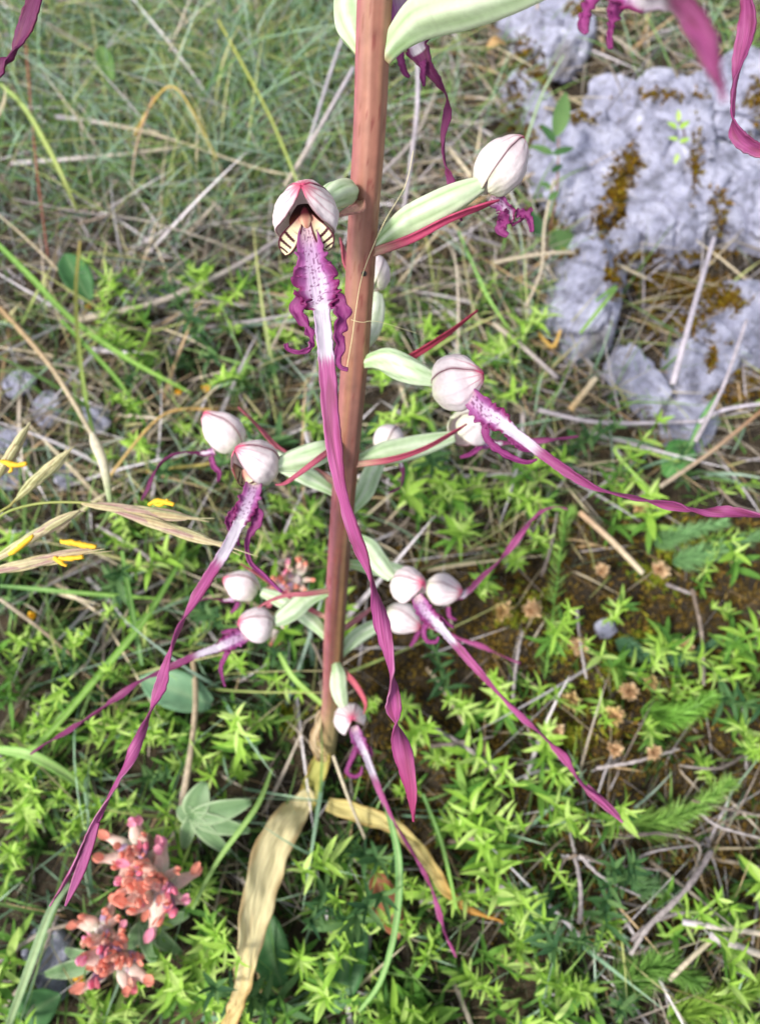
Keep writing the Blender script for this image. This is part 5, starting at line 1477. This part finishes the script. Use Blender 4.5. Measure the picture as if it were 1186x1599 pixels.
# ---------------- little flowers and heads
def clover(px, py, z, r, label, c1, c2):
    g = G(px, py); c = G(px, py, z)
    root = empty('clover_head', g); tag(root, label, 'flower head', 'tan clover heads')
    V, F, Cc = tube([(*g, .0005), (*c, .0005)], 5, 5, lambda f_, a, _: lin('#8a9a50'))
    build('stem', g, V, F, Cc, M['grass'], root)
    B_ = Blades()
    for k in range(80):
        zz = 1-(k+.5)/80*1.5; rr = math.sqrt(max(0, 1-zz*zz)); a = k*2.4
        d = Vector((rr*math.cos(a), rr*math.sin(a), zz)).normalized()
        v = U(.8, 1.15)
        B_.add(c, d, r*U(.7, .95), r*.75, Vector((U(-.3, .3), U(-.3, .3), .1))*r, tuple(x*v for x in c1), tuple(x*v for x in mixc(c1, c2, U(0, 1))), 3)
    build('flower_head', g, B_.V, B_.F, B_.C, M['floret'], root)
CL = [(783, 955, 'tan clover head, left of two by the moss right of the flower cluster', 15), (830, 952, 'yellowish tan clover head, right of two by the moss', 15), (905, 1008, 'tan clover head beside the little white stone', 16),
      (890, 1095, 'pinkish tan clover head above the slanting lip', 14), (982, 1080, 'tan clover head in the middle of the mossy right side', 14), (868, 1142, 'small round tan clover head touching the slanting lip', 12),
      (960, 1118, 'tan clover head below another in the mossy right side', 14), (960, 1170, 'tan clover head near the dark hollow on the right', 12), (1070, 1010, 'pinkish clover head at the right among blue green leaves', 14),
      (1015, 1065, 'small tan clover head at the right', 11), (1030, 890, 'yellow tan clover head under the lip at the right', 14), (940, 890, 'pinkish clover head at the tan stalk end', 12), (1000, 790, 'faded pink clover head above the right lip end', 13),
      (1020, 1175, 'reddish clover head by the dark hollow', 11)]
for i, (px, py, lb, r) in enumerate(CL):
    clover(px, py, U(.010, .018), r/FPX*.42, lb, lin('#d8b48c'), lin('#ecd4b0') if i % 3 else lin('#d8cc80'))
def yellow(px, py, z, r, label):
    g = G(px, py); c = G(px, py, z)
    root = empty('yellow_flower', g); tag(root, label, 'flower', 'small yellow flowers')
    V, F, Cc = tube([(*g, .0004), (*c, .0004)], 5, 5, lambda f_, a, _: lin('#7a9a40'))
    build('stem', g, V, F, Cc, M['grass'], root)
    for k in range(5):
        a = k*1.2566+px; d = Vector((math.cos(a), math.sin(a), .7)).normalized()
        B_ = Blades(); B_.add(c, d, r, r*.9, Vector((0, 0, -.2*r)), lin('#e8a818'), lin('#f6cc3c'), 3)
        build('petal', g, B_.V, B_.F, B_.C, M['floret'], root)
for a in [(322, 607, .014, .0035, 'small yellow flower above the left flower pair'), (279, 612, .012, .003, 'dim yellow flower left of the brighter one above the left pair'), (178, 918, .014, .003, 'yellow bud below the grass spikelets'),
          (125, 1528, .016, .0035, 'small yellow flower beside the wilting red head'), (50, 962, .012, .003, 'pale bud at the left below the spikelets'), (140, 480, .014, .003, 'dull yellow bud by the dark leaf at the left')]:
    yellow(*a)

# plant with oval leaves in front of the big rock
def leafy(px, py, tip, label, leaves, c='leaf_dark'):
    g = G(px, py); root = empty('rock_plant', g); tag(root, label, 'plant')
    t = G(*tip)
    V, F, Cc = tube([(*g, .0006), (*(g.lerp(t, .5)+Vector((.002, 0, .004))), .0006), (*t, .0004)], 12, 6, lambda f_, a, _: lin('#a87c68'))
    build('stem', g, V, F, Cc, M['grass'], root)
    for (lx, ly, z, ang, ln, wd) in leaves:
        q = G(lx, ly, z)
        d = (RT*math.cos(R(ang))+UP*math.sin(R(ang))-FWD*.2).normalized()
        me = leaf_shape('leaf', wd, .35, .4, .1, M[c], 8)
        o = link('leaf', me, None, root, q-g)
        sd_ = (-FWD).cross(d).normalized(); nr = d.cross(sd_)
        o.rotation_euler = Matrix((d, sd_, nr)).transposed().to_euler()
        s = ln/FPX*toPix(q)[2]; o.scale = (s, s, s)
leafy(850, 400, (872, 215, .055), 'upright plant with oval green leaves in front of the big rock',
      [(868, 212, .055, 78, 72, .36), (866, 222, .053, 130, 38, .34), (862, 240, .050, 160, 38, .3), (862, 240, .050, 15, 36, .3), (860, 268, .044, 30, 22, .4), (858, 290, .04, 170, 18, .5), (856, 312, .035, 40, 22, .5), (842, 370, .02, 110, 45, .45), (858, 385, .016, 30, 42, .8)], 'leaf_dark')
leafy(1060, 250, (1058, 185, .075), 'small bright green sprig growing from the big rock',
      [(1058, 190, .075, 90, 20, .4), (1056, 200, .072, 150, 18, .4), (1060, 200, .072, 35, 20, .4), (1058, 218, .068, 170, 16, .4), (1060, 222, .066, 20, 18, .4), (1058, 240, .06, 250, 18, .4)], 'leaf_bright')

# feathery fronds at the right
def frond(pts, label, half, c1, c2, n=150):
    g = G(*pts[0]); root = empty('feathery_frond', g); tag(root, label, 'frond', 'feathery fronds')
    ctrl = [(*G(*q), .0005) for q in pts]
    V, F, Cc = tube(ctrl, 30, 6, lambda f_, a, _: c1); build('stem', g, V, F, Cc, M['grass'], root)
    sm, _ = cr(ctrl, n)
    B_ = Blades()
    for i in range(1, n):
        p = Vector(sm[i][:3]); t = (p-Vector(sm[i-1][:3])).normalized()
        f = i/n
        for k in range(6):
            a = U(0, 6.28); e1 = t.cross(Vector((0, 0, 1))).normalized(); e2 = t.cross(e1)
            d = (e1*math.cos(a)+e2*math.sin(a)*.7+t*U(.3, .9)).normalized()
            L_ = half*(1-.55*f)*U(.5, 1.1)
            v = U(.7, 1.15)
            B_.add(p, d, L_, .0006, t*L_*.3, tuple(x*v for x in c1), tuple(x*v for x in c2), 3)
    build('foliage', g, B_.V, B_.F, B_.C, M['grass'], root)
fa, fb = lin('#6ea048'), lin('#a4cc68')
frond([(985, 1290, .006), (1030, 1285, .014), (1085, 1262, .020), (1140, 1222, .026)], 'feathery green frond pointing right below the clover heads', .011, fa, fb)
frond([(960, 1545, .004), (1000, 1520, .012), (1040, 1510, .016), (1090, 1535, .014)], 'dark feathery frond at the bottom right', .013, lin('#5a8c40'), lin('#8cb85c'))
frond([(1040, 1590, .004), (1110, 1570, .012), (1190, 1540, .018)], 'feathery yellow green frond in the bottom right corner', .012, lin('#6a9a3a'), lin('#a6c858'))
frond([(1050, 880, .006), (1110, 860, .014), (1190, 835, .018)], 'blue green feathery frond at the right edge below the lip', .010, lin('#6a9c68'), lin('#98c484'))
frond([(1020, 850, .004), (1060, 835, .012), (1130, 815, .016)], 'upper blue green frond close under the right lip end', .009, lin('#6a9c68'), lin('#9cc888'))
frond([(960, 1000, .004), (1000, 1020, .008), (1060, 1030, .008), (1120, 1000, .006)], 'low grey green frond in the mossy right side', .007, lin('#5a8c64'), lin('#7aa880'))
frond([(1000, 1110, .004), (1050, 1120, .012), (1110, 1090, .016)], 'bright feathery frond at the right above the twigs', .011, fa, lin('#9cd45c'))
frond([(985, 1390, .004), (1020, 1385, .008), (1060, 1392, .006)], 'small dark frond among the lower right twigs', .007, lin('#588858'), lin('#80a870'))
frond([(850, 1060, .004), (880, 830, .012), (890, 800, .012)], 'loose green frond between the two right lips', .009, fa, fb, 60)

# broad dark leaves low in the mat and a dead brown leaf
def broad(px, py, z, ang, ln, wd, label, c, c2):
    q = G(px, py, z); pd = toPix(q)[2]; L_ = ln/FPX*pd; W_ = wd/FPX*pd
    d = (RT*math.cos(R(ang))+UP*math.sin(R(ang)))
    d = Vector((d.x, d.y, .12)).normalized()
    e = q+d*L_; mid = q+d*L_*.5+Vector((0, 0, .003))
    V, F, Cc, UV = ribbon([(*q, W_*.3, 0), (*(q.lerp(mid, .5)), W_*.85, .1), (*mid, W_, .15), (*(mid.lerp(e, .55)), W_*.75, .1), (*e, W_*.05, 0)], 24, 8,
                          lambda u, f, s: mixc(mixc(c, c2, .5+.5*noise.noise(Vector((s*2, f*5, px)))), mixc(c2, (.6, .7, .4), .3), .5*(1-sstep(0, .12, abs(s)))), curl=.14, toward=Vector((0, 0, 1)))
    o = build('broad_leaf', q, V, F, Cc, M['grass'], None, uvs=UV, solid=.0003)
    tag(o, label, 'leaf')
dk, dk2 = lin('#3c6e3e'), lin('#5a8c54')
broad(140, 470, .02, 118, 95, 46, 'dark green broad leaf at the left behind the slender blade', dk, dk2)
broad(175, 125, .03, 110, 70, 26, 'broad green leaf in the upper left grass', lin('#4f7c40'), lin('#7a9c54'))
broad(540, 470, .01, -60, 10, 8, 'tiny leaf beside the stem above the middle', dk, dk2)
broad(330, 1100, .012, 160, 120, 60, 'wide grey green leaf left of the lower stem', lin('#6c9c78'), lin('#8cb48c'))
broad(15, 1600, .01, 30, 90, 60, 'dark broad leaf in the bottom left corner', dk, dk2)
broad(440, 1540, .008, 110, 130, 60, 'dark broad leaf under the mat below the foot', dk, dk2)
broad(520, 1580, .008, 75, 150, 60, 'second dark broad leaf under the mat below the foot', dk, dk2)
broad(1040, 745, .01, 60, 70, 50, 'green broad leaf below the pale twigs at the right', lin('#4f8c48'), lin('#6aa858'))
broad(585, 1360, .016, -70, 100, 44, 'dead rust brown leaf under the sprigs below the foot', lin('#8a5238'), lin('#b87858'))
broad(790, 70, .03, 200, 34, 22, 'curled tan dead leaf by the rock at the top', lin('#b08850'), lin('#d0b080'))
